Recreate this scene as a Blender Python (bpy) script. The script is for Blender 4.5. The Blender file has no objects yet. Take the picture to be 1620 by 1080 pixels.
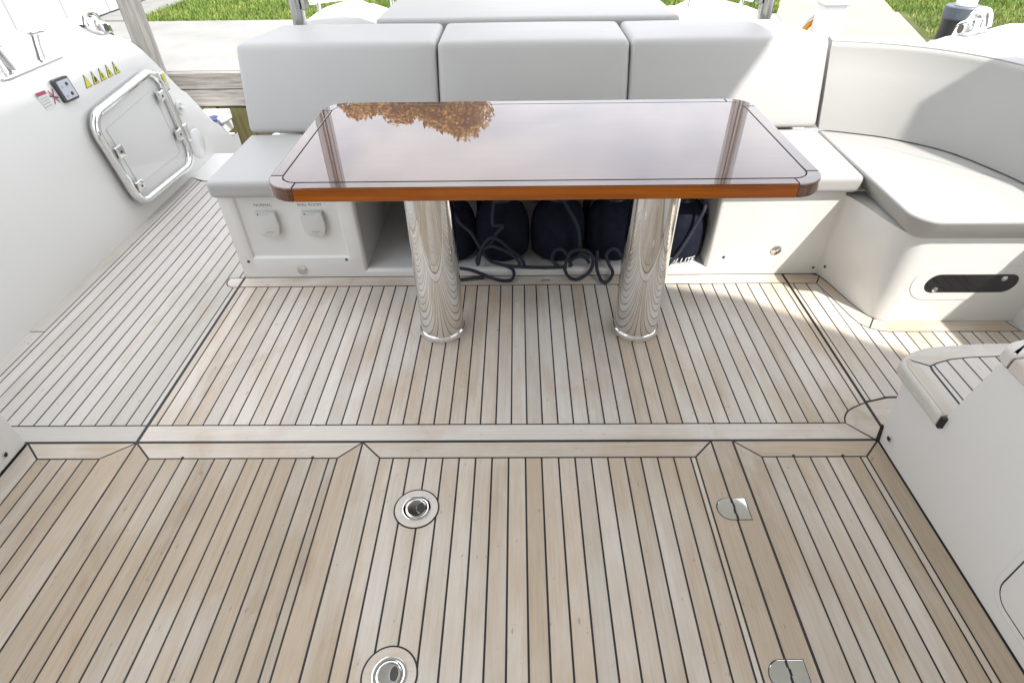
import bpy, bmesh, math, random
from mathutils import Vector, Matrix
random.seed(7)
SC = bpy.context.scene
COL = SC.collection
PI = math.pi

# ------------------------------------------------------------------ camera
cam_d = bpy.data.cameras.new('camera')
cam = bpy.data.objects.new('camera', cam_d); COL.objects.link(cam); SC.camera = cam
cam_d.sensor_fit = 'HORIZONTAL'; cam_d.sensor_width = 36.0; cam_d.lens = 20.144
cam_d.clip_start = 0.02; cam_d.clip_end = 2000.0
_R = Vector((0.9999119, 0.0054620, -0.0120955)); _U = Vector((0.0058088, 0.6393332, 0.7689078)); _F = Vector((-0.0119329, 0.7689104, -0.6392452))
cam.matrix_world = Matrix(((_R.x, _U.x, -_F.x, 0.0), (_R.y, _U.y, -_F.y, 0.0), (_R.z, _U.z, -_F.z, 1.30), (0, 0, 0, 1)))

# ------------------------------------------------------------------ sky, sun, exposure
SUN = Vector((0.47, -0.60, 1.0)).normalized()           # towards the sun
W = bpy.data.worlds.new('World'); SC.world = W; W.use_nodes = True
nt = W.node_tree; nt.nodes.clear()
sky = nt.nodes.new('ShaderNodeTexSky'); sky.sky_type = 'NISHITA'; sky.sun_disc = False
sky.sun_elevation = math.asin(SUN.z); sky.sun_rotation = math.atan2(SUN.x, SUN.y)
sky.air_density = 1.0; sky.dust_density = 2.0; sky.ozone_density = 1.0; sky.altitude = 0
bg = nt.nodes.new('ShaderNodeBackground'); bg.inputs['Strength'].default_value = 0.15
wo = nt.nodes.new('ShaderNodeOutputWorld')
# broken bright cloud over the whole sky: noise on the cloud layer's plane
tcw = nt.nodes.new('ShaderNodeTexCoord'); sx = nt.nodes.new('ShaderNodeSeparateXYZ'); nt.links.new(tcw.outputs['Generated'], sx.inputs[0])
zc_ = nt.nodes.new('ShaderNodeMath'); zc_.operation = 'MAXIMUM'; zc_.inputs[1].default_value = 0.0; nt.links.new(sx.outputs[2], zc_.inputs[0])
za = nt.nodes.new('ShaderNodeMath'); za.operation = 'ADD'; za.inputs[1].default_value = 0.22; nt.links.new(zc_.outputs[0], za.inputs[0])
cxy = nt.nodes.new('ShaderNodeCombineXYZ')
for k_ in range(2):
    dv = nt.nodes.new('ShaderNodeMath'); dv.operation = 'DIVIDE'; nt.links.new(sx.outputs[k_], dv.inputs[0]); nt.links.new(za.outputs[0], dv.inputs[1]); nt.links.new(dv.outputs[0], cxy.inputs[k_])
cn = nt.nodes.new('ShaderNodeTexNoise'); cn.inputs['Scale'].default_value = 1.3; cn.inputs['Detail'].default_value = 7.0; cn.inputs['Roughness'].default_value = 0.55; cn.inputs['Distortion'].default_value = 0.3
nt.links.new(cxy.outputs[0], cn.inputs['Vector'])
cr_ = nt.nodes.new('ShaderNodeValToRGB'); cr_.color_ramp.elements[0].position = 0.30; cr_.color_ramp.elements[1].position = 0.56
cr_.color_ramp.elements[0].color = (0.35, 0.35, 0.35, 1)
nt.links.new(cn.outputs[0], cr_.inputs[0])
cm = nt.nodes.new('ShaderNodeMix'); cm.data_type = 'RGBA'; nt.links.new(cr_.outputs[0], cm.inputs[0]); nt.links.new(sky.outputs[0], cm.inputs[6]); cm.inputs[7].default_value = (6.3, 6.38, 6.6, 1)
nt.links.new(cm.outputs[2], bg.inputs[0]); nt.links.new(bg.outputs[0], wo.inputs[0])
sl = bpy.data.lights.new('sun', 'SUN'); sl.energy = 2.0; sl.angle = math.radians(1.0); sl.color = (1.0, 0.955, 0.89)
so = bpy.data.objects.new('sun', sl); COL.objects.link(so)
so.rotation_euler = SUN.to_track_quat('Z', 'Y').to_euler()
SC.view_settings.view_transform = 'Standard'; SC.view_settings.look = 'None'
SC.view_settings.exposure = 1.60; SC.view_settings.gamma = 1.0; SC.cycles.max_bounces = 7; SC.cycles.diffuse_bounces = 4; SC.cycles.glossy_bounces = 4; SC.cycles.transmission_bounces = 4; SC.cycles.caustics_reflective = False; SC.cycles.caustics_refractive = False; SC.view_settings.use_curve_mapping = False

# ------------------------------------------------------------------ materials
MATS = {}
def new_mat(name):
    m = bpy.data.materials.new(name); m.use_nodes = True
    n = m.node_tree; b = n.nodes.get('Principled BSDF'); MATS[name] = m
    return m, n, b
def N(n, t, **k):
    o = n.nodes.new(t)
    for a, v in k.items(): setattr(o, a, v)
    return o
def setin(node, **k):
    for a, v in k.items(): node.inputs[a.replace('_', ' ')].default_value = v
def ramp(n, fac, stops):
    r = N(n, 'ShaderNodeValToRGB'); e = r.color_ramp.elements
    while len(e) > 1: e.remove(e[-1])
    e[0].position = stops[0][0]; e[0].color = (*stops[0][1], 1)
    for p, c in stops[1:]:
        x = e.new(p); x.color = (*c, 1)
    n.links.new(fac, r.inputs[0]); return r.outputs[0]
def mixc(n, fac, a, b, mode='MIX'):
    m = N(n, 'ShaderNodeMix', data_type='RGBA', blend_type=mode)
    for i, v in ((0, fac), (6, a), (7, b)):
        if isinstance(v, (int, float)): m.inputs[i].default_value = v
        elif isinstance(v, tuple): m.inputs[i].default_value = (*v, 1) if len(v) == 3 else v
        else: n.links.new(v, m.inputs[i])
    return m.outputs[2]
def coords(n, scale, rnd=0.0):
    tc = N(n, 'ShaderNodeTexCoord'); src = tc.outputs['Object']
    if rnd:
        oi = N(n, 'ShaderNodeObjectInfo'); c = N(n, 'ShaderNodeCombineXYZ')
        mu = N(n, 'ShaderNodeMath', operation='MULTIPLY'); mu.inputs[1].default_value = rnd
        n.links.new(oi.outputs['Random'], mu.inputs[0])
        for i in range(3): n.links.new(mu.outputs[0], c.inputs[i])
        ad = N(n, 'ShaderNodeVectorMath', operation='ADD')
        n.links.new(src, ad.inputs[0]); n.links.new(c.outputs[0], ad.inputs[1]); src = ad.outputs[0]
    mp = N(n, 'ShaderNodeMapping'); mp.inputs['Scale'].default_value = scale
    n.links.new(src, mp.inputs[0]); return mp.outputs[0]
def noise(n, vec, scale=5.0, detail=4.0, rough=0.55, dist=0.0):
    t = N(n, 'ShaderNodeTexNoise'); setin(t, Scale=scale, Detail=detail, Roughness=rough, Distortion=dist)
    n.links.new(vec, t.inputs['Vector']); return t.outputs[0]
def bump(n, b, h, strength=0.2, dist=0.01):
    bp = N(n, 'ShaderNodeBump'); bp.inputs['Strength'].default_value = strength; bp.inputs['Distance'].default_value = dist
    n.links.new(h, bp.inputs['Height']); n.links.new(bp.outputs[0], b.inputs['Normal'])

def teak(name, along, shift=0.0, mul=(1.06, 1.04, 1.015)):
    """silvered teak; grain runs along x or y; every board has its own tone"""
    m, n, b = new_mat(name)
    sc = (45, 1.6, 20) if along == 'y' else (1.6, 45, 20)
    g = noise(n, coords(n, sc, 53.0), 3.0, 6, 0.62, 0.25)
    fine = noise(n, coords(n, (420, 14, 60) if along == 'y' else (14, 420, 60), 31.0), 2.0, 3, 0.6)
    blot0 = noise(n, coords(n, (7, 1.6, 3) if along == 'y' else (1.6, 7, 3), 17.0), 1.6, 4, 0.55, 0.6)
    blm = N(n, 'ShaderNodeMath', operation='MULTIPLY_ADD'); n.links.new(blot0, blm.inputs[0]); blm.inputs[1].default_value = 0.55; blm.inputs[2].default_value = 0.225; blot = blm.outputs[0]
    area = noise(n, coords(n, (1.3, 0.8, 1)), 2.6, 4, 0.55, 0.4)
    oi = N(n, 'ShaderNodeObjectInfo')
    silver = ramp(n, g, [(0.25, (0.600, 0.568, 0.528)), (0.5, (0.640, 0.610, 0.572)), (0.75, (0.672, 0.645, 0.610))])
    tan = ramp(n, g, [(0.25, (0.480, 0.398, 0.312)), (0.55, (0.545, 0.465, 0.375)), (0.8, (0.585, 0.512, 0.428))])
    add = N(n, 'ShaderNodeMath', operation='ADD'); n.links.new(blot, add.inputs[0])
    r1 = N(n, 'ShaderNodeMath', operation='MULTIPLY_ADD'); n.links.new(oi.outputs['Random'], r1.inputs[0]); r1.inputs[1].default_value = 0.20; r1.inputs[2].default_value = -0.16 + shift
    n.links.new(r1.outputs[0], add.inputs[1])
    ad2 = N(n, 'ShaderNodeMath', operation='MULTIPLY_ADD'); n.links.new(area, ad2.inputs[0]); ad2.inputs[1].default_value = 0.80
    n.links.new(add.outputs[0], ad2.inputs[2])
    fac = ramp(n, ad2.outputs[0], [(0.74, (0, 0, 0)), (1.04, (1, 1, 1))])
    c = mixc(n, fac, silver, tan)
    c = mixc(n, 1.0, c, mul, 'MULTIPLY')
    tone = ramp(n, oi.outputs['Random'], [(0.0, (0.86, 0.845, 0.82)), (0.2, (1.01, 1.005, 1.0)), (0.45, (0.95, 0.945, 0.94)), (0.7, (1.03, 1.02, 1.015)), (0.85, (0.88, 0.87, 0.85)), (1.0, (1.04, 1.035, 1.03))])
    c = mixc(n, 1.0, c, tone, 'MULTIPLY')
    ff = ramp(n, fine, [(0.3, (0.93, 0.925, 0.92)), (0.55, (1.0, 1.0, 1.0))])
    c = mixc(n, 0.8, c, ff, 'MULTIPLY')
    # water marks: broad darker brown stains and bleached grey patches across neighbouring planks
    wm = noise(n, coords(n, (1.1, 0.55, 1)), 4.2, 5, 0.6, 0.7)
    c = mixc(n, 1.0, c, ramp(n, wm, [(0.30, (1.07, 1.075, 1.08)), (0.45, (1, 1, 1)), (0.58, (1, 1, 1)), (0.70, (0.86, 0.82, 0.77))]), 'MULTIPLY')
    # small dark spots and scuffs
    sp = noise(n, coords(n, (60, 26, 30) if along == 'y' else (26, 60, 30), 11.0), 1.4, 2, 0.5)
    spf = ramp(n, sp, [(0.0, (0, 0, 0)), (0.70, (0, 0, 0)), (0.78, (0.5, 0.5, 0.5))])
    c = mixc(n, spf, c, (0.17, 0.14, 0.11))
    n.links.new(c, b.inputs['Base Color']); setin(b, Roughness=0.72); b.inputs['Specular IOR Level'].default_value = 0.25
    bump(n, b, g, 0.22, 0.004)
    return m
teak('teak_y', 'y'); teak('teak_x', 'x'); teak('worn_teak_y', 'y', 0.05, (1.0, 0.965, 0.918)); teak('frame_teak_y', 'y', 0.12, (0.91, 0.882, 0.84)); teak('worn_teak_x', 'x', 0.05, (0.97, 0.93, 0.875)); teak('brown_teak_y', 'y', 0.14, (0.86, 0.83, 0.785)); teak('pale_teak_y', 'y', -0.22, (0.95, 0.955, 0.95)); teak('pale_teak_x', 'x', -0.15, (0.95, 0.955, 0.95))

def plain(name, col, rough=0.5, metal=0.0, spec=0.5, var=0.0, vscale=6.0, bmp=0.0, bscale=200.0, coat=0.0, coat_r=0.03):
    m, n, b = new_mat(name); setin(b, Roughness=rough, Metallic=metal)
    b.inputs['Base Color'].default_value = (*col, 1); b.inputs['Specular IOR Level'].default_value = spec
    if var:
        v = noise(n, coords(n, (1, 1, 1), 3.0), vscale, 4, 0.6)
        lo = tuple(x * (1 - var) for x in col); hi = tuple(min(1, x * (1 + var)) for x in col)
        n.links.new(ramp(n, v, [(0.3, lo), (0.7, hi)]), b.inputs['Base Color'])
    if bmp: bump(n, b, noise(n, coords(n, (1, 1, 1)), bscale, 3, 0.6), bmp, 0.002)
    if coat: b.inputs['Coat Weight'].default_value = coat; b.inputs['Coat Roughness'].default_value = coat_r
    return m
plain('caulk', (0.012, 0.012, 0.013), 0.55)
plain('gelcoat', (0.74, 0.735, 0.71), 0.20, spec=0.5, var=0.012, vscale=3.0, coat=0.3, coat_r=0.12)
plain('gelcoat_grey', (0.60, 0.60, 0.58), 0.35)
plain('chrome', (0.80, 0.80, 0.79), 0.035, metal=1.0)
plain('steel_satin', (0.70, 0.70, 0.69), 0.16, metal=1.0)
plain('steel_post', (0.42, 0.42, 0.41), 0.22, metal=1.0)
plain('steel_dark', (0.10, 0.10, 0.10), 0.35, metal=0.8)
plain('hole_black', (0.008, 0.008, 0.008), 0.7)
plain('navy_cover', (0.011, 0.013, 0.025), 0.92, spec=0.2, var=0.25, vscale=30, bmp=0.35, bscale=260)
plain('navy_vinyl', (0.008, 0.009, 0.016), 0.28)
plain('rope_slate', (0.040, 0.047, 0.066), 0.9, spec=0.2, bmp=0.8, bscale=420)
plain('rope_blue', (0.075, 0.085, 0.19), 0.85, spec=0.2, bmp=0.6, bscale=300)
plain('white_plastic', (0.74, 0.74, 0.72), 0.4)
plain('cover_plastic', (0.62, 0.62, 0.595), 0.38)
plain('white_text', (0.85, 0.85, 0.85), 0.6)
plain('ink', (0.05, 0.05, 0.05), 0.7)
plain('grey_ink', (0.40, 0.40, 0.40), 0.7)
plain('panel_frame', (0.055, 0.060, 0.068), 0.4)
plain('panel_face', (0.50, 0.53, 0.58), 0.35)
plain('warning_yellow', (0.62, 0.58, 0.05), 0.5)
plain('label_red', (0.40, 0.07, 0.10), 0.5)
plain('label_paper', (0.66, 0.66, 0.66), 0.6)
plain('black_rubber', (0.018, 0.018, 0.020), 0.45, bmp=0.2, bscale=60)
plain('grey_collar', (0.085, 0.10, 0.12), 0.45)
plain('cable_yellow', (0.72, 0.34, 0.02), 0.5)
plain('concrete_quay', (0.265, 0.262, 0.252), 0.9, spec=0.2, var=0.10, vscale=2.5, bmp=0.3, bscale=90)
plain('concrete_path', (0.31, 0.27, 0.215), 0.9, spec=0.2, var=0.07, vscale=2.2, bmp=0.3, bscale=90)
plain('concrete_kerb', (0.24, 0.24, 0.23), 0.9, spec=0.2, var=0.10, vscale=5, bmp=0.3, bscale=90)
plain('wall_panel', (0.46, 0.46, 0.455), 0.5, var=0.02, vscale=1.5)
plain('wall_paint', (0.74, 0.735, 0.71), 0.4)
plain('joint_grey', (0.12, 0.12, 0.12), 0.7)
plain('soil', (0.075, 0.085, 0.030), 1.0, spec=0.1, var=0.35, vscale=3.0)
plain('acrylic_dark', (0.015, 0.015, 0.017), 0.06, coat=0.5)
plain('bark', (0.10, 0.075, 0.055), 0.9, spec=0.1, var=0.3, vscale=8)

def vinyl(name, col):
    m, n, b = new_mat(name); setin(b, Roughness=0.48); b.inputs['Specular IOR Level'].default_value = 0.35
    v = noise(n, coords(n, (1, 1, 1), 5.0), 2.2, 3, 0.5)
    n.links.new(ramp(n, v, [(0.3, tuple(x * 0.965 for x in col)), (0.7, col)]), b.inputs['Base Color'])
    leather = noise(n, coords(n, (1, 1, 1)), 340.0, 2, 0.5)
    crease = noise(n, coords(n, (2.2, 4.0, 3.2), 9.0), 1.8, 3, 0.5, 0.25)
    b1 = N(n, 'ShaderNodeBump'); b1.inputs['Strength'].default_value = 0.16; b1.inputs['Distance'].default_value = 0.02
    n.links.new(crease, b1.inputs['Height'])
    b2 = N(n, 'ShaderNodeBump'); b2.inputs['Strength'].default_value = 0.10; b2.inputs['Distance'].default_value = 0.001
    n.links.new(leather, b2.inputs['Height']); n.links.new(b1.outputs[0], b2.inputs['Normal']); n.links.new(b2.outputs[0], b.inputs['Normal'])
    return m
vinyl('vinyl_grey', (0.425, 0.421, 0.408)); vinyl('vinyl_light', (0.395, 0.392, 0.378))
plain('seam_thread', (0.42, 0.43, 0.43), 0.7)

def mahogany(name, along, lo, hi, ior=1.78):
    m, n, b = new_mat(name)
    g = noise(n, coords(n, (1.2, 45, 45) if along == 'x' else (45, 1.2, 45), 21.0), 2.0, 5, 0.6, 0.4)
    n.links.new(ramp(n, g, [(0.3, lo), (0.7, hi)]), b.inputs['Base Color'])
    setin(b, Roughness=0.35, IOR=1.5)
    b.inputs['Specular IOR Level'].default_value = 0.1; b.inputs['Coat Weight'].default_value = 1.0; b.inputs['Coat Roughness'].default_value = 0.0; b.inputs['Coat IOR'].default_value = ior
    return m
mahogany('mahogany_x', 'x', (0.055, 0.016, 0.004), (0.105, 0.033, 0.008), 1.68)
mahogany('mahogany_y', 'y', (0.055, 0.016, 0.004), (0.105, 0.033, 0.008), 1.68)
mahogany('mahogany_lit_side', 'x', (0.22, 0.050, 0.003), (0.42, 0.115, 0.007), 1.38)  # same varnished wood; bounce light on the side faces put into the colour
mahogany('mahogany_corner', 'x', (0.065, 0.022, 0.010), (0.13, 0.050, 0.022))
mahogany('mahogany_top', 'x', (0.085, 0.026, 0.007), (0.105, 0.034, 0.010), 1.68)
plain('inlay_black', (0.006, 0.005, 0.005), 0.7, spec=0.05)

def timber(name, lo, hi, scale, green=0.0):
    m, n, b = new_mat(name)
    g = noise(n, coords(n, scale, 9.0), 2.0, 6, 0.65, 0.5)
    c = ramp(n, g, [(0.28, lo), (0.5, tuple((a + d) / 2 for a, d in zip(lo, hi))), (0.72, hi)])
    if green:
        v = noise(n, coords(n, (1, 1, 1), 2.0), 5.0, 3, 0.5)
        c = mixc(n, ramp(n, v, [(0.35, (0, 0, 0)), (0.65, (green,) * 3)]), c, (0.085, 0.088, 0.035))
    n.links.new(c, b.inputs['Base Color']); setin(b, Roughness=0.9); b.inputs['Specular IOR Level'].default_value = 0.15
    bump(n, b, g, 0.5, 0.006); return m
timber('grey_timber_z', (0.11, 0.107, 0.098), (0.31, 0.30, 0.28), (26, 26, 1.5))
timber('grey_timber_x', (0.13, 0.118, 0.104), (0.34, 0.325, 0.30), (1.6, 20, 26))
timber('green_timber', (0.050, 0.045, 0.016), (0.17, 0.15, 0.075), (16, 16, 1.3), 0.6)

m, n, b = new_mat('clear_acrylic')
tr_n = N(n, 'ShaderNodeBsdfTransparent'); tr_n.inputs[0].default_value = (1, 1, 1, 1)
gl_n = N(n, 'ShaderNodeBsdfGlossy'); gl_n.inputs['Roughness'].default_value = 0.02
fr_n = N(n, 'ShaderNodeFresnel'); fr_n.inputs['IOR'].default_value = 1.45
mx_n = N(n, 'ShaderNodeMixShader'); ge_n = N(n, 'ShaderNodeNewGeometry'); iv_n = N(n, 'ShaderNodeMath', operation='SUBTRACT'); iv_n.inputs[0].default_value = 1.0; n.links.new(ge_n.outputs['Backfacing'], iv_n.inputs[1])
mu_n = N(n, 'ShaderNodeMath', operation='MULTIPLY'); n.links.new(fr_n.outputs[0], mu_n.inputs[0]); n.links.new(iv_n.outputs[0], mu_n.inputs[1]); n.links.new(mu_n.outputs[0], mx_n.inputs[0]); n.links.new(tr_n.outputs[0], mx_n.inputs[1]); n.links.new(gl_n.outputs[0], mx_n.inputs[2])
n.links.new(mx_n.outputs[0], n.nodes['Material Output'].inputs['Surface'])
m, n, b = new_mat('water')
b.inputs['Base Color'].default_value = (0.012, 0.020, 0.016, 1); setin(b, Roughness=0.05, IOR=1.33)
bump(n, b, noise(n, coords(n, (1, 1, 1)), 6.0, 4, 0.6), 0.25, 0.05)
def leaf_mat(name, stops, rough=0.6):
    m, n, b = new_mat(name)
    g = N(n, 'ShaderNodeNewGeometry'); n.links.new(ramp(n, g.outputs['Random Per Island'], stops), b.inputs['Base Color'])
    setin(b, Roughness=rough); b.inputs['Specular IOR Level'].default_value = 0.2
leaf_mat('grass_blades', [(0.0, (0.095, 0.155, 0.028)), (0.5, (0.145, 0.22, 0.042)), (0.85, (0.20, 0.275, 0.062)), (1.0, (0.33, 0.30, 0.11))])
gm = MATS['grass_blades']; gn = gm.node_tree; gb = gn.nodes['Principled BSDF']; gsrc = gb.inputs['Base Color'].links[0].from_socket
gp_ = ramp(gn, noise(gn, coords(gn, (1, 1, 1)), 1.7, 4, 0.6), [(0.35, (0.72, 0.80, 0.75)), (0.55, (1, 1, 1)), (0.75, (1.35, 1.12, 1.15))])
gn.links.new(mixc(gn, 1.0, gsrc, gp_, 'MULTIPLY'), gb.inputs['Base Color'])
leaf_mat('autumn_leaves', [(0.0, (0.36, 0.175, 0.035)), (0.5, (0.43, 0.235, 0.050)), (0.85, (0.46, 0.28, 0.07)), (1.0, (0.36, 0.26, 0.06))])

# ------------------------------------------------------------------ object helpers
def mesh_obj(name, verts, faces, mat, parent=None, smooth=False, flat_faces=None):
    me = bpy.data.meshes.new(name); me.from_pydata([tuple(v) for v in verts], [], faces); me.update()
    bm = bmesh.new(); bm.from_mesh(me); bmesh.ops.recalc_face_normals(bm, faces=bm.faces)
    bm.to_mesh(me); bm.free()
    if smooth:
        fl = [True] * len(me.polygons)
        if flat_faces:
            for i in flat_faces: fl[i] = False
        me.polygons.foreach_set('use_smooth', fl); me.set_sharp_from_angle(angle=math.radians(38))
    me.materials.append(MATS[mat])
    o = bpy.data.objects.new(name, me); COL.objects.link(o)
    if parent is not None: adopt(o, parent)
    return o
def root_loc(o):
    v = Vector((0, 0, 0))
    while o is not None:
        if o.type == 'EMPTY': v += Vector(o.location)
        o = o.parent
    return v
def adopt(o, parent):
    o.parent = parent
    if parent.type == 'EMPTY': o.matrix_parent_inverse = Matrix.Translation(-root_loc(parent))
def thing(name, label, cat, loc, group=None):
    e = bpy.data.objects.new(name, None); e.empty_display_size = 0.05; COL.objects.link(e); e.location = loc
    return tag(e, label, cat, group)
def tag(o, label, cat, group=None):
    o['label'] = label; o['category'] = cat
    if group: o['group'] = group
    return o
def struct(o, kind='structure'):
    o['kind'] = kind; return o
def copy_tree(src, delta, label=None):
    c = src.copy(); COL.objects.link(c); c.location = Vector(src.location) + Vector(delta)
    if label: c['label'] = label
    for ch in list(src.children):
        k = ch.copy(); COL.objects.link(k); k.parent = c; k.matrix_parent_inverse = ch.matrix_parent_inverse.copy()
        for g in list(ch.children):
            q = g.copy(); COL.objects.link(q); q.parent = k; q.matrix_parent_inverse = g.matrix_parent_inverse.copy()
    return c

def prism(pts, z0, z1):
    n = len(pts)
    v = [(x, y, z0) for x, y in pts] + [(x, y, z1) for x, y in pts]
    f = [tuple(range(n - 1, -1, -1)), tuple(range(n, 2 * n))] + [(i, (i + 1) % n, n + (i + 1) % n, n + i) for i in range(n)]
    return v, f
def box(x0, x1, y0, y1, z0, z1):
    return prism([(x0, y0), (x1, y0), (x1, y1), (x0, y1)], z0, z1)
def join(*vf):
    V, F = [], []
    for v, f in vf:
        k = len(V); V += list(v); F += [tuple(i + k for i in q) for q in f]
    return V, F
def bevel_box(x0, x1, y0, y1, z0, z1, r=0.004, seg=2):
    bm = bmesh.new(); v, f = box(x0, x1, y0, y1, z0, z1)
    bv = [bm.verts.new(p) for p in v]
    for q in f: bm.faces.new([bv[i] for i in q])
    bmesh.ops.bevel(bm, geom=list(bm.edges), offset=r, segments=seg, affect='EDGES', profile=0.5)
    bm.verts.index_update()
    V = [tuple(x.co) for x in bm.verts]; F = [tuple(x.index for x in q.verts) for q in bm.faces]; bm.free()
    return V, F
def round_poly(pts, rs, seg=8):
    """pts with a corner radius each -> dense outline"""
    out = []; n = len(pts)
    for i, p in enumerate(pts):
        r = rs[i] if isinstance(rs, (list, tuple)) else rs
        p = Vector(p); a = Vector(pts[i - 1]) - p; c = Vector(pts[(i + 1) % n]) - p
        if r <= 0: out.append(tuple(p)); continue
        la, lc = a.length, c.length; a.normalize(); c.normalize()
        ang = a.angle(c); d = min(r / math.tan(ang / 2), la * 0.49, lc * 0.49); rr = d * math.tan(ang / 2)
        bis = (a + c).normalized(); ctr = p + bis * (rr / math.sin(ang / 2))
        s = p + a * d - ctr; e = p + c * d - ctr
        a0 = math.atan2(s.y, s.x); a1 = math.atan2(e.y, e.x); da = (a1 - a0 + PI) % (2 * PI) - PI
        for k in range(seg + 1):
            t = a0 + da * k / seg; out.append((ctr.x + rr * math.cos(t), ctr.y + rr * math.sin(t)))
    return out
def offset_poly(pts, d):
    """inset (d>0) of a CCW outline"""
    n = len(pts); out = []
    for i in range(n):
        p = Vector(pts[i]); e0 = (p - Vector(pts[i - 1])); e1 = (Vector(pts[(i + 1) % n]) - p)
        if e0.length < 1e-7: e0 = e1
        if e1.length < 1e-7: e1 = e0
        n0 = Vector((-e0.y, e0.x)).normalized(); n1 = Vector((-e1.y, e1.x)).normalized()
        m = n0 + n1
        if m.length < 1e-4: m = n0
        m.normalize(); k = d / max(0.35, m.dot(n0)); out.append((p.x + m.x * k, p.y + m.y * k))
    return out
def area2(p): return sum(p[i - 1][0] * p[i][1] - p[i][0] * p[i - 1][1] for i in range(len(p)))
def ccw(p): return list(p) if area2(p) > 0 else list(reversed(p))
def slab(pts, z0, z1, r, seg=4, bottom=True, taper=0.0):
    """outline extruded with rounded rims"""
    pts = ccw(pts); rings = []
    if bottom:
        for k in range(seg + 1):
            t = k / seg * PI / 2; rings.append((r * (1 - math.sin(t)), z0 + r * (1 - math.cos(t))))
    else: rings.append((0, z0))
    for k in range(seg + 1):
        t = k / seg * PI / 2; rings.append((r * (1 - math.cos(t)), z1 - r + r * math.sin(t)))
    V = []; n = len(pts); F = []
    for ins, z in rings:
        V += [(x, y, z) for x, y in offset_poly(pts, ins + taper * (z1 - z) / (z1 - z0))]
    for j in range(len(rings) - 1):
        for i in range(n): F.append((j * n + i, j * n + (i + 1) % n, (j + 1) * n + (i + 1) % n, (j + 1) * n + i))
    F.append(tuple(range(n - 1, -1, -1))); F.append(tuple((len(rings) - 1) * n + i for i in range(n)))
    return V, F
def loft(secs, closed=True, caps=True):
    V = []; F = []; n = len(secs[0])
    for s in secs: V += [tuple(p) for p in s]
    for j in range(len(secs) - 1):
        for i in range(n if closed else n - 1):
            F.append((j * n + i, j * n + (i + 1) % n, (j + 1) * n + (i + 1) % n, (j + 1) * n + i))
    if caps: F.append(tuple(range(n))); F.append(tuple((len(secs) - 1) * n + i for i in range(n)))
    return V, F
def lathe(profile, c=(0, 0, 0), seg=40, axis='z', caps=True):
    V = []; F = []
    for r, h in profile:
        for k in range(seg):
            a = 2 * PI * k / seg; u, v = r * math.cos(a), r * math.sin(a)
            p = (u, v, h) if axis == 'z' else ((h, u, v) if axis == 'x' else (u, h, v))
            V.append((c[0] + p[0], c[1] + p[1], c[2] + p[2]))
    for j in range(len(profile) - 1):
        for k in range(seg): F.append((j * seg + k, j * seg + (k + 1) % seg, (j + 1) * seg + (k + 1) % seg, (j + 1) * seg + k))
    if caps and profile[0][0] > 1e-6: F.append(tuple(range(seg)))
    if caps and profile[-1][0] > 1e-6: F.append(tuple((len(profile) - 1) * seg + k for k in range(seg)))
    return V, F
def catmull(pts, sub=6, closed=False):
    P = [Vector(p) for p in pts]; n = len(P); out = []
    rng = range(n) if closed else range(n - 1)
    for i in rng:
        p0 = P[i - 1] if (closed or i > 0) else P[0]; p1 = P[i]; p2 = P[(i + 1) % n]
        p3 = P[(i + 2) % n] if (closed or i + 2 < n) else P[-1]
        for k in range(sub):
            t = k / sub
            out.append(0.5 * ((2 * p1) + (p2 - p0) * t + (2 * p0 - 5 * p1 + 4 * p2 - p3) * t * t + (3 * p1 - p0 - 3 * p2 + p3) * t ** 3))
    if not closed: out.append(P[-1])
    return out
def tube(path, r, seg=10, closed=False, caps=True):
    P = [Vector(p) for p in path]; n = len(P); secs = []; up = None
    for i in range(n):
        a = P[i - 1] if (closed or i > 0) else P[i]; c = P[(i + 1) % n] if (closed or i < n - 1) else P[i]
        t = (c - a).normalized()
        if up is None:
            up = Vector((0, 0, 1)) if abs(t.z) < 0.9 else Vector((1, 0, 0))
        s = t.cross(up).normalized(); up = s.cross(t).normalized()
        rr = r[i] if isinstance(r, list) else r
        secs.append([P[i] + (s * math.cos(2 * PI * k / seg) + up * math.sin(2 * PI * k / seg)) * rr for k in range(seg)])
    if closed: secs.append(secs[0])
    return loft(secs, True, caps and not closed)
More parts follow.
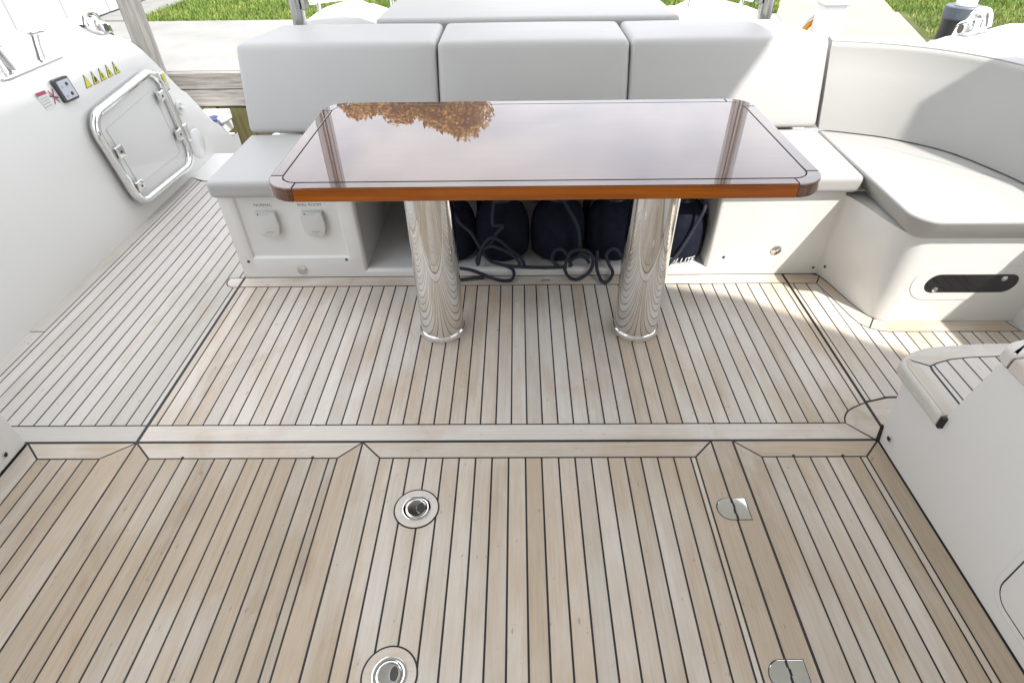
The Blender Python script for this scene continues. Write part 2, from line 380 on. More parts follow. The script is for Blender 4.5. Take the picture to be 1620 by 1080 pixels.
def cushion(corners, r, puff=0.006, mid=7, rs=4, puff_axes=(1, 1, 1)):
    """soft box: corners = bottom x0y0 x1y0 x1y1 x0y1, top the same"""
    C = [Vector(c) for c in corners]
    h = [((C[1] - C[0]).length + (C[6] - C[7]).length) / 4, ((C[3] - C[0]).length + (C[7] - C[4]).length) / 4, ((C[4] - C[0]).length + (C[6] - C[2]).length) / 4]
    r = min(r, min(h) * 0.95)
    def samples(hh):
        a = [-hh + r * (1 - math.cos(PI / 2 * k / rs)) for k in range(rs)]
        b_ = [(-(hh - r)) + 2 * (hh - r) * k / mid for k in range(mid + 1)]
        return a + b_ + [-x for x in reversed(a)]
    S = [samples(x) for x in h]; V = []; key = {}; F = []
    def vid(p):
        k = tuple(round(x, 6) for x in p)
        if k in key: return key[k]
        q = [max(-(h[i] - r), min(h[i] - r, p[i])) for i in range(3)]
        d = Vector([p[i] - q[i] for i in range(3)])
        w = Vector(q) + (d.normalized() * r if d.length > 1e-9 else d)
        u = [w[i] / h[i] for i in range(3)]; o = list(w)
        for a in range(3):
            b_, c_ = (a + 1) % 3, (a + 2) % 3
            o[a] += puff * puff_axes[a] * (1 - u[b_] ** 2) * (1 - u[c_] ** 2) * u[a]
        s = [(o[i] / h[i] + 1) / 2 for i in range(3)]
        pt = Vector((0, 0, 0))
        for idx, (i, j, k2) in enumerate(((0, 0, 0), (1, 0, 0), (1, 1, 0), (0, 1, 0), (0, 0, 1), (1, 0, 1), (1, 1, 1), (0, 1, 1))):
            pt += C[idx] * ((s[0] if i else 1 - s[0]) * (s[1] if j else 1 - s[1]) * (s[2] if k2 else 1 - s[2]))
        V.append(tuple(pt)); key[k] = len(V) - 1; return key[k]
    for a in range(3):
        b_, c_ = (a + 1) % 3, (a + 2) % 3
        for sg in (-1, 1):
            for i in range(len(S[b_]) - 1):
                for j in range(len(S[c_]) - 1):
                    q = []
                    for di, dj in ((0, 0), (1, 0), (1, 1), (0, 1)):
                        p = [0, 0, 0]; p[a] = sg * h[a]; p[b_] = S[b_][i + di]; p[c_] = S[c_][j + dj]; q.append(vid(p))
                    F.append(tuple(q))
    return V, F
def clip_x(poly, x0, x1):
    def half(p, keep, xc):
        o = []
        for i in range(len(p)):
            a, c = p[i - 1], p[i]; ia, ic = keep(a[0]), keep(c[0])
            if ia != ic:
                t = (xc - a[0]) / (c[0] - a[0]); o.append((xc, a[1] + (c[1] - a[1]) * t))
            if ic: o.append(c)
        return o
    p = half(poly, lambda x: x >= x0, x0)
    if p: p = half(p, lambda x: x <= x1, x1)
    o = []
    for q in p:
        if not o or (abs(q[0] - o[-1][0]) + abs(q[1] - o[-1][1])) > 1e-6: o.append(q)
    return o
def text_mesh(s, size, shear=0.0):
    cu = bpy.data.curves.new('text', 'FONT'); cu.body = s; cu.size = size; cu.align_x = 'CENTER'; cu.align_y = 'CENTER'; cu.shear = shear
    o = bpy.data.objects.new('text', cu); COL.objects.link(o)
    dg = bpy.context.evaluated_depsgraph_get(); me = bpy.data.meshes.new_from_object(o.evaluated_get(dg))
    V = [tuple(v.co) for v in me.vertices]; F = [tuple(p.vertices) for p in me.polygons]
    bpy.data.objects.remove(o); bpy.data.curves.remove(cu); bpy.data.meshes.remove(me)
    return V, F

# ------------------------------------------------------------------ the ground, quay and water
YQ = 4.95
o = mesh_obj('ground', *box(-500, 500, 6.9, 900, -0.6, 0.040), 'soil'); struct(o)
o = mesh_obj('water', [(-500, -500, -0.95), (500, -500, -0.95), (500, 6.5, -0.95), (-500, 6.5, -0.95)], [(0, 1, 2, 3)], 'water'); struct(o)
quay = struct(mesh_obj('quay', *box(-14, 14, YQ, 6.93, -0.9, 0.050), 'concrete_quay'))
path = struct(mesh_obj('path', *prism([(2.75, 6.90), (3.45, 6.90), (4.0, 6.9), (4.95, 9.9), (7.0, 18), (5.9, 18), (3.95, 9.9)], -0.1, 0.054), 'concrete_path'))
path2 = struct(mesh_obj('path', *prism([(2.3, 5.35), (3.35, 4.97), (3.62, 5.62), (4.03, 6.898), (2.76, 6.898), (2.55, 6.1)], 0.02, 0.0545), 'concrete_path'))
lawn_side = struct(mesh_obj('ground', *prism([(3.624, 5.62), (3.354, 4.97), (12, 4.97), (12, 6.92), (4.034, 6.92)], 0.02, 0.056), 'soil'))
kerb = struct(mesh_obj('kerb', *box(-4.62, -4.12, 6.95, 14.0, -0.1, 0.062), 'concrete_kerb'))
for x0, x1 in ((-7.5, -4.6), (-4.59, -2.06), (-2.05, 0.6), (0.61, 3.2), (3.21, 6.4)):       # timber fascia along the quay edge
    mesh_obj('fascia_board', *bevel_box(x0, x1, YQ - 0.055, YQ - 0.004, -0.078, 0.046, 0.004, 1), 'grey_timber_x', quay)
    mesh_obj('fascia_board', *bevel_box(x0 + 0.7, x1 + 0.7, YQ - 0.050, YQ - 0.004, -0.215, -0.083, 0.004, 1), 'grey_timber_x', quay)
for i in range(26):
    x = -4.6 + i * 0.262
    mesh_obj('bulkhead_plank', *bevel_box(x, x + 0.252, YQ - 0.035 - 0.01 * (i % 3 == 1), YQ - 0.003, -1.2, -0.222, 0.006, 1), 'green_timber', quay)

def blades(n, region, hmin, hmax, seed):
    rnd = random.Random(seed); V = []; F = []
    while n > 0:
        x, y = region(rnd)
        if x is None: continue
        n -= 1
        h = rnd.uniform(hmin, hmax); a = rnd.uniform(0, 2 * PI); w = rnd.uniform(0.006, 0.011)
        dx, dy = math.cos(a) * w, math.sin(a) * w; lx, ly = rnd.uniform(-.7, .7) * h, rnd.uniform(-.7, .7) * h
        k = len(V); V += [(x - dx, y - dy, 0.035), (x + dx, y + dy, 0.035), (x + lx, y + ly, 0.04 + h)]; F.append((k, k + 1, k + 2))
    return V, F
def reg_main(r):
    x = r.uniform(-4.15, 4.3); y = 6.93 + (r.random() ** 1.4) * 4.5
    t = (y - 6.9) / 3.0
    if 2.75 + t * 1.2 < x < 4.0 + t * 0.95: return None, None
    return x, y
def reg_side(r):
    x = r.uniform(3.4, 7.5); y = r.uniform(5.0, 9.5)
    xe = 3.40 + (y - 4.97) * 0.345 if y < 6.9 else 4.02 + (y - 6.9) * 0.317
    if x < xe + 0.02 + r.random() * 0.06: return None, None
    return x, y
def flat_mesh(name, V, F, mat):
    me = bpy.data.meshes.new(name); me.from_pydata(V, [], F); me.materials.append(MATS[mat])
    o = bpy.data.objects.new(name, me); COL.objects.link(o); return o
o = flat_mesh('grass', *blades(90000, reg_main, 0.02, 0.055, 3), 'grass_blades'); struct(o, 'stuff'); o['label'] = 'mown green lawn beyond the concrete quay'
o = flat_mesh('grass', *blades(50000, reg_side, 0.02, 0.055, 4), 'grass_blades'); struct(o, 'stuff'); o['label'] = 'green lawn with dry edge right of the pale path'

# white panelled building left of the lawn
bld = thing('building', 'white panelled wall of a building left of the lawn', 'building', (-4.6, 8.0, 0.05))
mesh_obj('wall_core', *box(-7.6, -4.625, 3.0, 14.0, 0.0, 3.2), 'joint_grey', bld)
for i in range(15):
    y0 = 2.89 + i * 0.742
    mesh_obj('panel', *bevel_box(-4.63, -4.600, y0 + 0.016, y0 + 0.726, 0.075, 3.15, 0.004, 1), 'wall_panel', bld)
    mesh_obj('joint_strip', *box(-4.628, -4.611, y0 - 0.006, y0 + 0.006, 0.075, 3.15), 'wall_panel', bld)

# mooring pile, sleeved pile, power pedestal
pile = thing('mooring_pile', 'weathered grey square timber post at the quay edge', 'post', (-2.84, 4.81, -1.2))
mesh_obj('post', *bevel_box(-2.905, -2.785, 4.745, 4.865, -1.3, 1.75, 0.012, 2), 'grey_timber_z', pile)
sp = thing('dock_pile', 'black sleeved dock pile with grey collar and white cap', 'post', (3.22, 4.72, -1.0))
prof = []
for k in range(24): prof.append((0.105 + (0.004 if k % 2 else 0), -1.2 + k * (1.62 / 23)))
mesh_obj('sleeve', *lathe([(0.105, -1.25)] + prof, (3.22, 4.72, 0), 28), 'black_rubber', sp, True)
mesh_obj('collar', *lathe([(0.117, 0.40), (0.122, 0.41), (0.122, 0.478), (0.117, 0.484), (0.06, 0.484)], (3.22, 4.72, 0), 36), 'grey_collar', sp)
mesh_obj('cap', *lathe([(0.066, 0.486), (0.064, 0.56), (0.055, 0.62), (0.055, 0.70), (0.05, 0.72)], (3.22, 4.72, 0), 32), 'white_plastic', sp, True)
pp = thing('power_pedestal', 'white shore power pedestal with yellow cable on the pale path', 'pedestal', (2.56, 5.32, 0.05))
mesh_obj('post', *bevel_box(2.465, 2.655, 5.26, 5.40, 0.05, 1.02, 0.012, 3), 'white_plastic', pp)
mesh_obj('hood', *bevel_box(2.445, 2.675, 5.23, 5.42, 0.40, 0.47, 0.02, 3), 'white_plastic', pp)
hk = [(2.56 + 0.19 * math.cos(a) * 0.95, 5.43, 0.16 + 0.17 * math.sin(a)) for a in [i * PI / 12 for i in range(24)]]
mesh_obj('hose_guard', *tube(hk, 0.026, 10, True), 'white_plastic', pp, True)
for k, rr in enumerate((0.145, 0.12)):
    mesh_obj('cable', *tube([(2.56 + rr * math.cos(a), 5.43 + 0.02 * k, 0.145 + (rr - .01) * math.sin(a)) for a in [i * PI / 12 for i in range(24)]], 0.014, 8, True), 'cable_yellow', pp, True)

# white dock cleat with a blue line, low on the bulkhead
dc = thing('dock_cleat', 'white dock cleat bracket on the mossy timber bulkhead', 'cleat', (-2.42, 4.85, -0.33))
mesh_obj('plate', *bevel_box(-2.62, -2.40, 4.70, YQ - 0.04, -0.30, -0.235, 0.008, 2), 'white_plastic', dc)
mesh_obj('horn', *tube(catmull([(-2.50, 4.66, -0.315), (-2.44, 4.67, -0.27), (-2.36, 4.68, -0.245), (-2.305, 4.69, -0.225)], 5), [0.016 + 0.016 * math.sin(i / 15 * PI) for i in range(16)], 10), 'white_plastic', dc, True)
mesh_obj('stem', *bevel_box(-2.42, -2.36, 4.67, 4.80, -0.36, -0.26, 0.01, 2), 'white_plastic', dc)
gp = mesh_obj('bracket_plate', *bevel_box(-2.42, -2.30, 4.62, 4.66, -0.46, -0.345, 0.006, 2), 'gelcoat_grey', dc)
bl = thing('mooring_line', 'blue mooring line knotted round the white dock cleat', 'rope', (-2.43, 4.66, -0.27))
mesh_obj('line', *tube(catmull([(-2.44, 4.66, -0.28), (-2.40, 4.62, -0.275), (-2.34, 4.58, -0.31), (-2.25, 4.50, -0.37), (-2.12, 4.35, -0.47), (-1.8, 4.0, -0.62)], 8), 0.0145, 8), 'rope_blue', bl, True)
kn = [(-2.435 + 0.036 * math.cos(a) + 0.006 * math.sin(3 * a), 4.64 + 0.034 * math.sin(2 * a), -0.262 + 0.040 * math.sin(a)) for a in [i * PI / 14 for i in range(28)]]
mesh_obj('knot', *tube(kn, 0.0155, 8, True), 'rope_blue', bl, True)
kn2 = [(-2.43 + 0.028 * math.cos(a), 4.63 + 0.02 * math.cos(a), -0.262 + 0.028 * math.sin(a)) for a in [i * PI / 10 for i in range(20)]]
mesh_obj('knot', *tube(kn2, 0.0145, 8, True), 'rope_blue', bl, True)

# autumn trees far behind the lawn (seen mirrored in the table varnish)
def tree(x, y, H, rad, seed, label):
    rnd = random.Random(seed)
    t = thing('autumn_tree', label, 'tree', (x, y, 0.04), 'autumn trees behind the lawn')
    tr = [(x, y, 0), (x + 0.1, y, H * 0.25), (x - 0.1, y + 0.1, H * 0.55), (x, y, H * 0.85)]
    mesh_obj('trunk', *tube(catmull(tr, 4), [0.24 - 0.018 * i for i in range(13)], 8), 'bark', t, True)
    V = []; F = []; cl = []
    for k in range(120):
        a = rnd.uniform(0, 2 * PI); zz = rnd.uniform(0.22, 1.0); rr = rad * math.sqrt(max(0.05, 1 - ((zz - 0.55) / 0.5) ** 2)) * rnd.uniform(0.35, 1.0)
        cl.append((x + rr * math.cos(a), y + rr * math.sin(a), H * zz, rnd.uniform(0.30, 0.80)))
    for k in range(9):
        c = cl[k * 12]; mesh_obj('limb', *tube([(x, y, min(c[2] * 0.7, H * .7)), ((x + c[0]) / 2, (y + c[1]) / 2, c[2] * 0.86), c[:3]], [0.09, 0.06, 0.025], 6), 'bark', t, True)
    for cx, cy, cz, cr in cl:
        for q in range(330):
            u = Vector((rnd.gauss(0, 1), rnd.gauss(0, 1), rnd.gauss(0, 1))).normalized() * cr * rnd.random() ** 0.4
            p = Vector((cx, cy, cz)) + u; s = rnd.uniform(0.09, 0.16)
            a = Vector((rnd.gauss(0, 1), rnd.gauss(0, 1), rnd.gauss(0, 1))).normalized(); b_ = a.orthogonal().normalized()
            k = len(V); V += [p - a * s, p + b_ * s * 0.6, p + a * s, p - b_ * s * 0.6]; F.append((k, k + 1, k + 2, k + 3))
    o = flat_mesh('crown', [tuple(v) for v in V], F, 'autumn_leaves'); adopt(o, t)
tree(-6.5, 25.5, 8.1, 1.7, 1, 'orange autumn tree, leftmost of three beyond the lawn')
tree(-4.7, 27.0, 8.7, 1.9, 2, 'orange autumn tree, middle of three beyond the lawn')
tree(-2.8, 26.0, 9.0, 1.8, 3, 'tallest orange autumn tree, rightmost of three beyond the lawn')

# ------------------------------------------------------------------ the teak deck
CW = 0.0050
deck = struct(mesh_obj('deck', *prism([(-1.95, -0.7), (1.98, -0.7), (1.98, 2.1), (-1.11, 2.1), (-1.11, 2.985), (-1.95, 2.985)], -0.06, -0.0009), 'caulk'))
def board(name, poly, mat, parent=None, ins=CW / 2, z=0.0, th=0.011):
    p = ccw(poly)
    if ins: p = offset_poly(p, ins)
    return mesh_obj(name, *prism(p, z - th, z), mat, parent or deck)
def strips(poly, seams, parent=None, z=0.0, name='plank', mat='teak_y'):
    xs = [q[0] for q in poly]; s = [min(xs)] + [q for q in seams if min(xs) + 0.004 < q < max(xs) - 0.004] + [max(xs)]
    for a, c in zip(s[:-1], s[1:]):
        p = clip_x(ccw(poly), a, c)
        if len(p) >= 3 and abs(area2(p)) > 2e-4: board(name, p, mat, parent, z=z + random.uniform(-0.0003, 0.0003))
# main cockpit floor
curveR = [(0.979, 1.173), (0.986, 1.193), (0.996, 1.208), (1.009, 1.222), (1.03, 1.235), (1.054, 1.246), (1.0765, 1.256)]
Apoly = [(-1.1292, 1.173)] + curveR + [(1.0765, 1.920), (-1.1292, 1.917)]
strips(Apoly, [-0.024 + 0.0470 * k for k in range(-23, 24)])
board('margin_board', [(-1.1292, 1.109), (1.034, 1.109), (0.979, 1.173), (-1.1292, 1.173)], 'teak_x')
board('margin_board', [(0.979, 1.173)] + curveR[1:] + [(1.0765, 1.112), (1.036, 1.110)], 'teak_x')
board('margin_board', [(-1.1292, 1.918), (1.0765, 1.921), (1.0765, 1.986), (-1.1292, 1.986)], 'teak_x')
# side deck on the left
Bpoly = [(-1.744, 1.173), (-1.1352, 1.173), (-1.1352, 1.915), (-1.156, 1.916), (-1.178, 1.925), (-1.191, 1.942), (-1.194, 1.960), (-1.194, 1.982), (-1.134, 1.984), (-1.134, 2.94), (-1.70, 2.935), (-1.722, 2.94), (-1.744, 2.955)]
strips(clip_x(ccw(Bpoly), -1.9, -1.1536), [-1.722] + [-1.675 + 0.0474 * k for k in range(11)], mat='pale_teak_y')
board('plank', [(-1.1536, 1.173), (-1.1352, 1.173), (-1.1352, 1.915), (-1.1536, 1.916)], 'pale_teak_y')
board('plank', [(-1.1536, 1.984), (-1.1340, 1.984), (-1.1340, 2.94), (-1.1536, 2.94)], 'pale_teak_y')
board('margin_board', [(-1.1352, 1.916), (-1.156, 1.916), (-1.178, 1.925), (-1.191, 1.942), (-1.194, 1.960), (-1.194, 1.982), (-1.1352, 1.984)], 'teak_x')
board('margin_board', [(-1.83, 1.636), (-1.744, 1.636), (-1.744, 2.955), (-1.785, 2.985), (-1.83, 2.985)], 'pale_teak_y')
board('margin_board', [(-1.83, 1.173), (-1.744, 1.173), (-1.744, 1.636), (-1.83, 1.636)], 'pale_teak_y')
board('margin_board', [(-1.83, 1.109), (-1.1352, 1.109), (-1.1352, 1.173), (-1.83, 1.173)], 'pale_teak_x')
# forward panels: frames with mitred corners round the planks
Y0 = -0.65
def panel(x0, i0, i1, x1, seams, parent, mat='worn_teak_y', top=1.1045, inner=1.046):
    board('frame_board', [(x0, top), (x0, Y0), (i0, Y0), (i0, inner)], 'frame_teak_y', parent)
    board('frame_board', [(x1, top), (i1, inner), (i1, Y0), (x1, Y0)], 'frame_teak_y', parent)
    board('frame_board', [(x0, top), (i0, inner), (i1, inner), (x1, top)], 'worn_teak_x', parent)
    strips([(i0, Y0), (i1, Y0), (i1, inner), (i0, inner)], seams, parent, mat=mat)
panel(-1.456, -1.391, -1.210, -1.1320, [-1.352, -1.304, -1.256], deck, 'brown_teak_y')
hatch_l = tag(mesh_obj('deck_hatch', *box(-1.1310, -0.4615, Y0, 1.1035, -0.05, -0.0007), 'caulk'), 'teak hatch lid left of the round deck sockets', 'hatch')
panel(-1.1310, -1.067, -0.522, -0.4610, [-1.017, -0.969, -0.922, -0.875, -0.828, -0.781, -0.735, -0.688, -0.640, -0.593, -0.546], hatch_l, 'brown_teak_y')
hatch_c = tag(mesh_obj('deck_hatch', *box(-0.4605, 0.5590, Y0, 1.1035, -0.05, -0.0007), 'caulk'), 'wide teak hatch lid holding two round deck sockets and hinges', 'hatch')
panel(-0.4605, -0.400, 0.501, 0.5590, [-0.361, -0.314, -0.266, -0.219, -0.172, -0.125, -0.078, -0.031, 0.017, 0.063, 0.111, 0.158, 0.204, 0.251, 0.299, 0.345, 0.392, 0.438, 0.486], hatch_c)
board('margin_board', [(0.5625, Y0), (0.6185, Y0), (0.6185, 1.103), (0.5625, 1.103)], 'frame_teak_y', deck, 0)
panel(0.6230, 0.688, 0.984, 1.0425, [0.729, 0.778, 0.824, 0.870, 0.916, 0.965], deck)
# right of the long seam, round the foot of the side settee
inner = [(1.0820, 1.918), (1.191, 1.916), (1.204, 1.85), (1.215, 1.784), (1.229, 1.697), (1.241, 1.655), (1.266, 1.628), (1.295, 1.613), (1.323, 1.607), (1.79, 1.604)]
Gpoly = [(1.0820, 1.262), (1.112, 1.268), (1.155, 1.281), (1.95, 1.30), (1.95, 1.604)] + inner[::-1]
strips(Gpoly, [1.098] + [1.1495 + 0.0467 * k for k in range(18)])
outer = [(1.0820, 1.986), (1.196, 1.986), (1.224, 1.970), (1.244, 1.899), (1.265, 1.794), (1.288, 1.712), (1.306, 1.684), (1.336, 1.672), (1.95, 1.665)]
board('margin_board', [inner[0], inner[1], outer[2], outer[1], outer[0]], 'teak_x')
board('margin_board', inner[1:7] + [outer[6], outer[5], outer[4], outer[3], outer[2]], 'teak_y')
board('margin_board', inner[6:9] + [(1.79, 1.604), (1.775, 1.667), outer[7], outer[6]], 'teak_x')
board('margin_board', [(1.79, 1.604), (1.95, 1.604), (1.95, 1.666), (1.775, 1.667)], 'teak_x')
board('margin_board', [(1.0820, 1.258), (1.155, 1.277), (1.95, 1.296), (1.95, 1.0), (1.0820, 1.0)], 'teak_x')
# dark plug dots at some seam ends
for x in (-0.970, -0.594, 0.779, 0.918):
    mesh_obj('screw_plug', *lathe([(0.0045, -0.005), (0.0045, 0.0008)], (x, 1.049, 0), 10), 'caulk', hatch_l if x < -0.46 else deck)
mesh_obj('drain_slot', *box(0.092, 0.128, 1.9485, 1.953, -0.003, 0.0009), 'hole_black', deck)

# round table sockets in the middle hatch
def socket(x, y, label):
    t = thing('deck_socket', label, 'deck socket', (x, y, 0.0), 'round deck sockets')
    mesh_obj('bed', *lathe([(0.040, -0.004), (0.040, 0.0001), (0.0002, 0.0001)], (x, y, 0), 32, 'z', False), 'steel_dark', t)
    mesh_obj('seal_ring', *lathe([(0.0600, -0.004), (0.0600, 0.0009), (0.0560, 0.0009), (0.0560, -0.004)], (x, y, 0), 48, 'z', False), 'caulk', t)
    mesh_obj('teak_ring', *lathe([(0.0562, -0.004), (0.0562, 0.0014), (0.036, 0.0014), (0.036, -0.004)], (x, y, 0), 48, 'z', False), 'teak_x', t)
    mesh_obj('chrome_rim', *lathe([(0.0375, 0.0008), (0.0368, 0.0032), (0.0335, 0.0042), (0.0295, 0.0028), (0.0280, -0.002), (0.0280, 0.0018), (0.0262, 0.0022), (0.0245, -0.001)], (x, y, 0), 48, 'z', False), 'chrome', t, True)
    mesh_obj('cup', *lathe([(0.0250, 0.0008), (0.0238, 0.0012), (0.0232, -0.0004), (0.0225, 0.0010), (0.012, 0.0004), (0.0002, 0.0004)], (x, y, 0), 40, 'z', False), 'steel_satin', t, True)
    V = [(x + 0.0095 + 0.0085 * math.cos(a), y + 0.003 + 0.0145 * math.sin(a)) for a in [k * PI / 12 for k in range(24)]]
    mesh_obj('finger_recess', *prism(ccw(V), -0.002, 0.0016), 'steel_dark', t)
    arc = [(x + 0.0095 + 0.0092 * math.cos(a), y + 0.003 + 0.0152 * math.sin(a), 0.0019) for a in [PI * 0.45 + PI * 1.1 * k / 16 for k in range(17)]]
    mesh_obj('flap_edge', *tube(arc, 0.0011, 6), 'chrome', t, True)
    return t
socket(-0.272, 0.878, 'round chrome deck socket in a teak ring, farther one')
socket(-0.275, 0.474, 'round chrome deck socket in a teak ring, nearer one at the bottom edge')
def hinge(y, label):
    x = 0.5605; yc = y
    t = thing('hinge', label, 'hinge', (x, yc, 0.0), 'hatch hinges')
    r = 0.032
    left = [(x - 0.0015, yc - r), (x - 0.0015, yc + r)] + [(x - 0.013 - r * 0.98 * math.sin(a), yc + r * math.cos(a)) for a in [PI * k / 16 for k in range(17)]]
    mesh_obj('gasket', *prism(offset_poly(ccw(left[2:] + [(x + 0.036, yc - r), (x + 0.036, yc + r)]), -0.0016), -0.003, 0.0005), 'caulk', t)
    mesh_obj('leaf', *slab(left, -0.004, 0.0014, 0.0012, 2, False), 'chrome', t)
    right = [(x + 0.0015, yc - r), (x + 0.036, yc - r), (x + 0.036, yc + r), (x + 0.0015, yc + r)]
    mesh_obj('leaf', *slab(right, -0.004, 0.0014, 0.0012, 2, False), 'chrome', t)
    for k in range(4):
        dx = -0.0026 if k % 2 else 0.0026
        mesh_obj('knuckle_slot', *box(x + dx - 0.0012, x + dx + 0.0012, yc - r + 0.016 * k + 0.001, yc - r + 0.016 * k + 0.0145, 0.0, 0.0019), 'hole_black', t)
hinge(0.875, 'polished hatch hinge, the farther of two beside the wide gap')
hinge(0.473, 'polished hatch hinge, the nearer of two at the bottom edge')

# ------------------------------------------------------------------ bulwarks and side mouldings
def sect(y, sx, top, ridge=1.0):
    """inner side at |x|=1.80; top(y) limits the height"""
    raw = [(1.795, -0.6), (1.800, 0.0), (1.812, 0.18), (1.828, 0.42), (1.842, 0.62), (1.850, 0.66), (1.862, 0.684), (1.882, 0.697), (1.945, 0.706), (1.985, 0.722), (2.02, 0.755), (2.06, 0.778), (2.13, 0.780), (2.20, 0.765), (2.26, 0.70), (2.30, 0.5), (2.31, 0.0), (2.26, -0.6)]
    T = top(y); out = []
    for x, z in raw:
        if z > 0.0:
            z = min(z, T + ridge * max(0, (z - 0.70)) * max(0, min(1, (3.25 - y) / 0.5)))
        out.append((sx * x, y, z))
    return out
def top_l(y):
    if y < 2.96: return 0.80
    if y < 3.02: return 0.80 - (y - 2.96) * 1.9
    return 0.686 - (y - 3.02) * 1.185
ys = [0.6 + 0.2 * k for k in range(11)] + [2.7, 2.8, 2.86, 2.90, 2.94, 2.97, 3.0, 3.03, 3.07, 3.12, 3.2, 3.3, 3.4, 3.5, 3.6, 3.68]
bw = thing('bulwark', 'white moulded bulwark with sloping end on the left, carrying a chrome framed hatch', 'bulwark', (-2.0, 2.0, 0.0))
mesh_obj('shell', *loft([sect(y, -1, top_l) for y in ys]), 'gelcoat', bw, True, [len(ys) * 18 - 18, len(ys) * 18 - 17])
mesh_obj('edge_trim', *tube([(-1.875, 3.05, 0.668), (-1.872, 3.12, 0.585), (-1.866, 3.22, 0.465), (-1.862, 3.3, 0.37)], 0.006, 8), 'chrome', bw, True)
def top_r(y):
    K = [(0.0, 0.80), (2.55, 0.80), (2.69, 0.770), (2.82, 0.705), (2.92, 0.62), (3.0, 0.53), (3.12, 0.40), (3.2, 0.31), (3.4, 0.10), (3.7, -0.12)]
    for (a, za_), (c, zb_) in zip(K[:-1], K[1:]):
        if a <= y <= c: return za_ + (zb_ - za_) * (y - a) / (c - a)
    return -0.12
bwr = thing('bulwark', 'white rounded bulwark behind the side settee on the right', 'bulwark', (2.0, 2.0, 0.0))
mesh_obj('shell', *loft([sect(y, 1, top_r, 0.0) for y in ys]), 'gelcoat', bwr, True, [len(ys) * 18 - 18, len(ys) * 18 - 17])
shadow_outline = [(0.6, 0.70), (0.9, 0.98), (1.15, 1.05), (1.30, 1.02), (1.40, 1.20), (1.51, 1.41), (1.61, 1.60), (1.67, 1.64), (1.80, 1.49), (1.92, 1.33), (2.10, 1.05), (2.30, 0.78), (2.32, 0.70)]  # added unseen panel, outline shaped to cast the shadow on the side settee
mesh_obj('shadow_wing', *loft([[(2.06, y, z) for y, z in shadow_outline], [(2.14, y, z) for y, z in shadow_outline]]), 'gelcoat', bwr)
# stern step behind the left side deck, swim platform below
struct(mesh_obj('stern_step', *prism(ccw([(-1.70, 2.942), (-1.12, 2.947), (-1.12, 3.33), (-1.84, 3.33), (-1.84, 2.989), (-1.788, 2.989), (-1.742, 2.962)]), -0.30, 0.0006), 'gelcoat'))
struct(mesh_obj('swim_platform', *bevel_box(-1.7, 1.9, 3.34, 4.25, -0.47, -0.40, 0.015, 3), 'gelcoat'))

# hatch frame on the left bulwark
def wall_x(z): return -1.800 - 0.0667 * max(0.0, z)
hf = thing('side_hatch', 'clear hatch in a rounded chrome tube frame on the left bulwark', 'hatch', (-1.83, 2.75, 0.08))
q = round_poly([(2.435, 0.498), (3.045, 0.548), (3.035, 0.070), (2.478, 0.088)], [0.085, 0.085, 0.095, 0.085], 10)
mesh_obj('frame_tube', *tube([(wall_x(z) + 0.030, y, z) for y, z in q], 0.0190, 14, True), 'chrome', hf, True)
qi = offset_poly(ccw(q), 0.012)
mesh_obj('seal', *loft([[(wall_x(z) + 0.004, y, z) for y, z in qi], [(wall_x(z) + 0.022, y, z) for y, z in qi]]), 'gelcoat', hf)
qp = offset_poly(ccw(q), 0.018)
mesh_obj('pane', *loft([[(wall_x(z) + 0.025, y, z) for y, z in qp], [(wall_x(z) + 0.031, y, z) for y, z in qp]]), 'clear_acrylic', hf)
qg = offset_poly(ccw(q), 0.075)
mesh_obj('gasket_line', *tube([(wall_x(z) + 0.0225, y, z) for y, z in qg], 0.0022, 6, True), 'label_paper', hf, True)
for y, z, s in ((2.49, 0.335, 1), (2.508, 0.165, 1), (2.995, 0.430, -1), (3.005, 0.235, -1)):
    dg = mesh_obj('latch', *bevel_box(wall_x(z) + 0.032, wall_x(z) + 0.052, y - 0.024 + 0.012 * s, y + 0.024 + 0.012 * s, z - 0.026, z + 0.026, 0.005, 2), 'chrome', hf)
    mesh_obj('screw', *lathe([(0.006, 0), (0.006, 0.0015)], (wall_x(z) + 0.0522, y + 0.012 * s, z), 12, 'x'), 'steel_dark', dg)
bar = [(wall_x(0.45) + 0.03, 3.062, 0.46), (wall_x(0.3) + 0.03, 3.066, 0.32), (wall_x(0.2) + 0.03, 3.064, 0.17)]
mesh_obj('hinge_bar', *tube(bar, 0.009, 10), 'steel_satin', hf, True)
for z in (0.475, 0.215):
    mesh_obj('hinge_block', *bevel_box(wall_x(z) + 0.004, wall_x(z) + 0.045, 3.055, 3.095, z - 0.045, z + 0.045, 0.008, 2), 'chrome', hf)
mesh_obj('sticker', *box(wall_x(.49) + 0.0452, wall_x(.49) + 0.0462, 3.060, 3.082, 0.475, 0.515), 'warning_yellow', hf)
pv = tag(mesh_obj('side_vent', *lathe([(0.034, 0.0), (0.034, 0.006), (0.028, 0.010), (0.020, 0.006), (0.0, 0.006)], (wall_x(0.315), 3.165, 0.315), 28, 'x'), 'white_plastic', None, True), 'small round white plug right of the chrome framed hatch', 'plug')
mesh_obj('turn_knob', *bevel_box(wall_x(0.315) + 0.006, wall_x(0.315) + 0.022, 3.150, 3.180, 0.306, 0.324, 0.004, 2), 'white_plastic', pv)
dish = tag(mesh_obj('shallow_boss', *lathe([(0.080, 0.0), (0.079, 0.006), (0.074, 0.009), (0.0, 0.011)], (wall_x(0.10), 3.185, 0.115), 40, 'x'), 'gelcoat', None, True), 'shallow round white boss at the foot of the sloping bulwark end', 'boss')

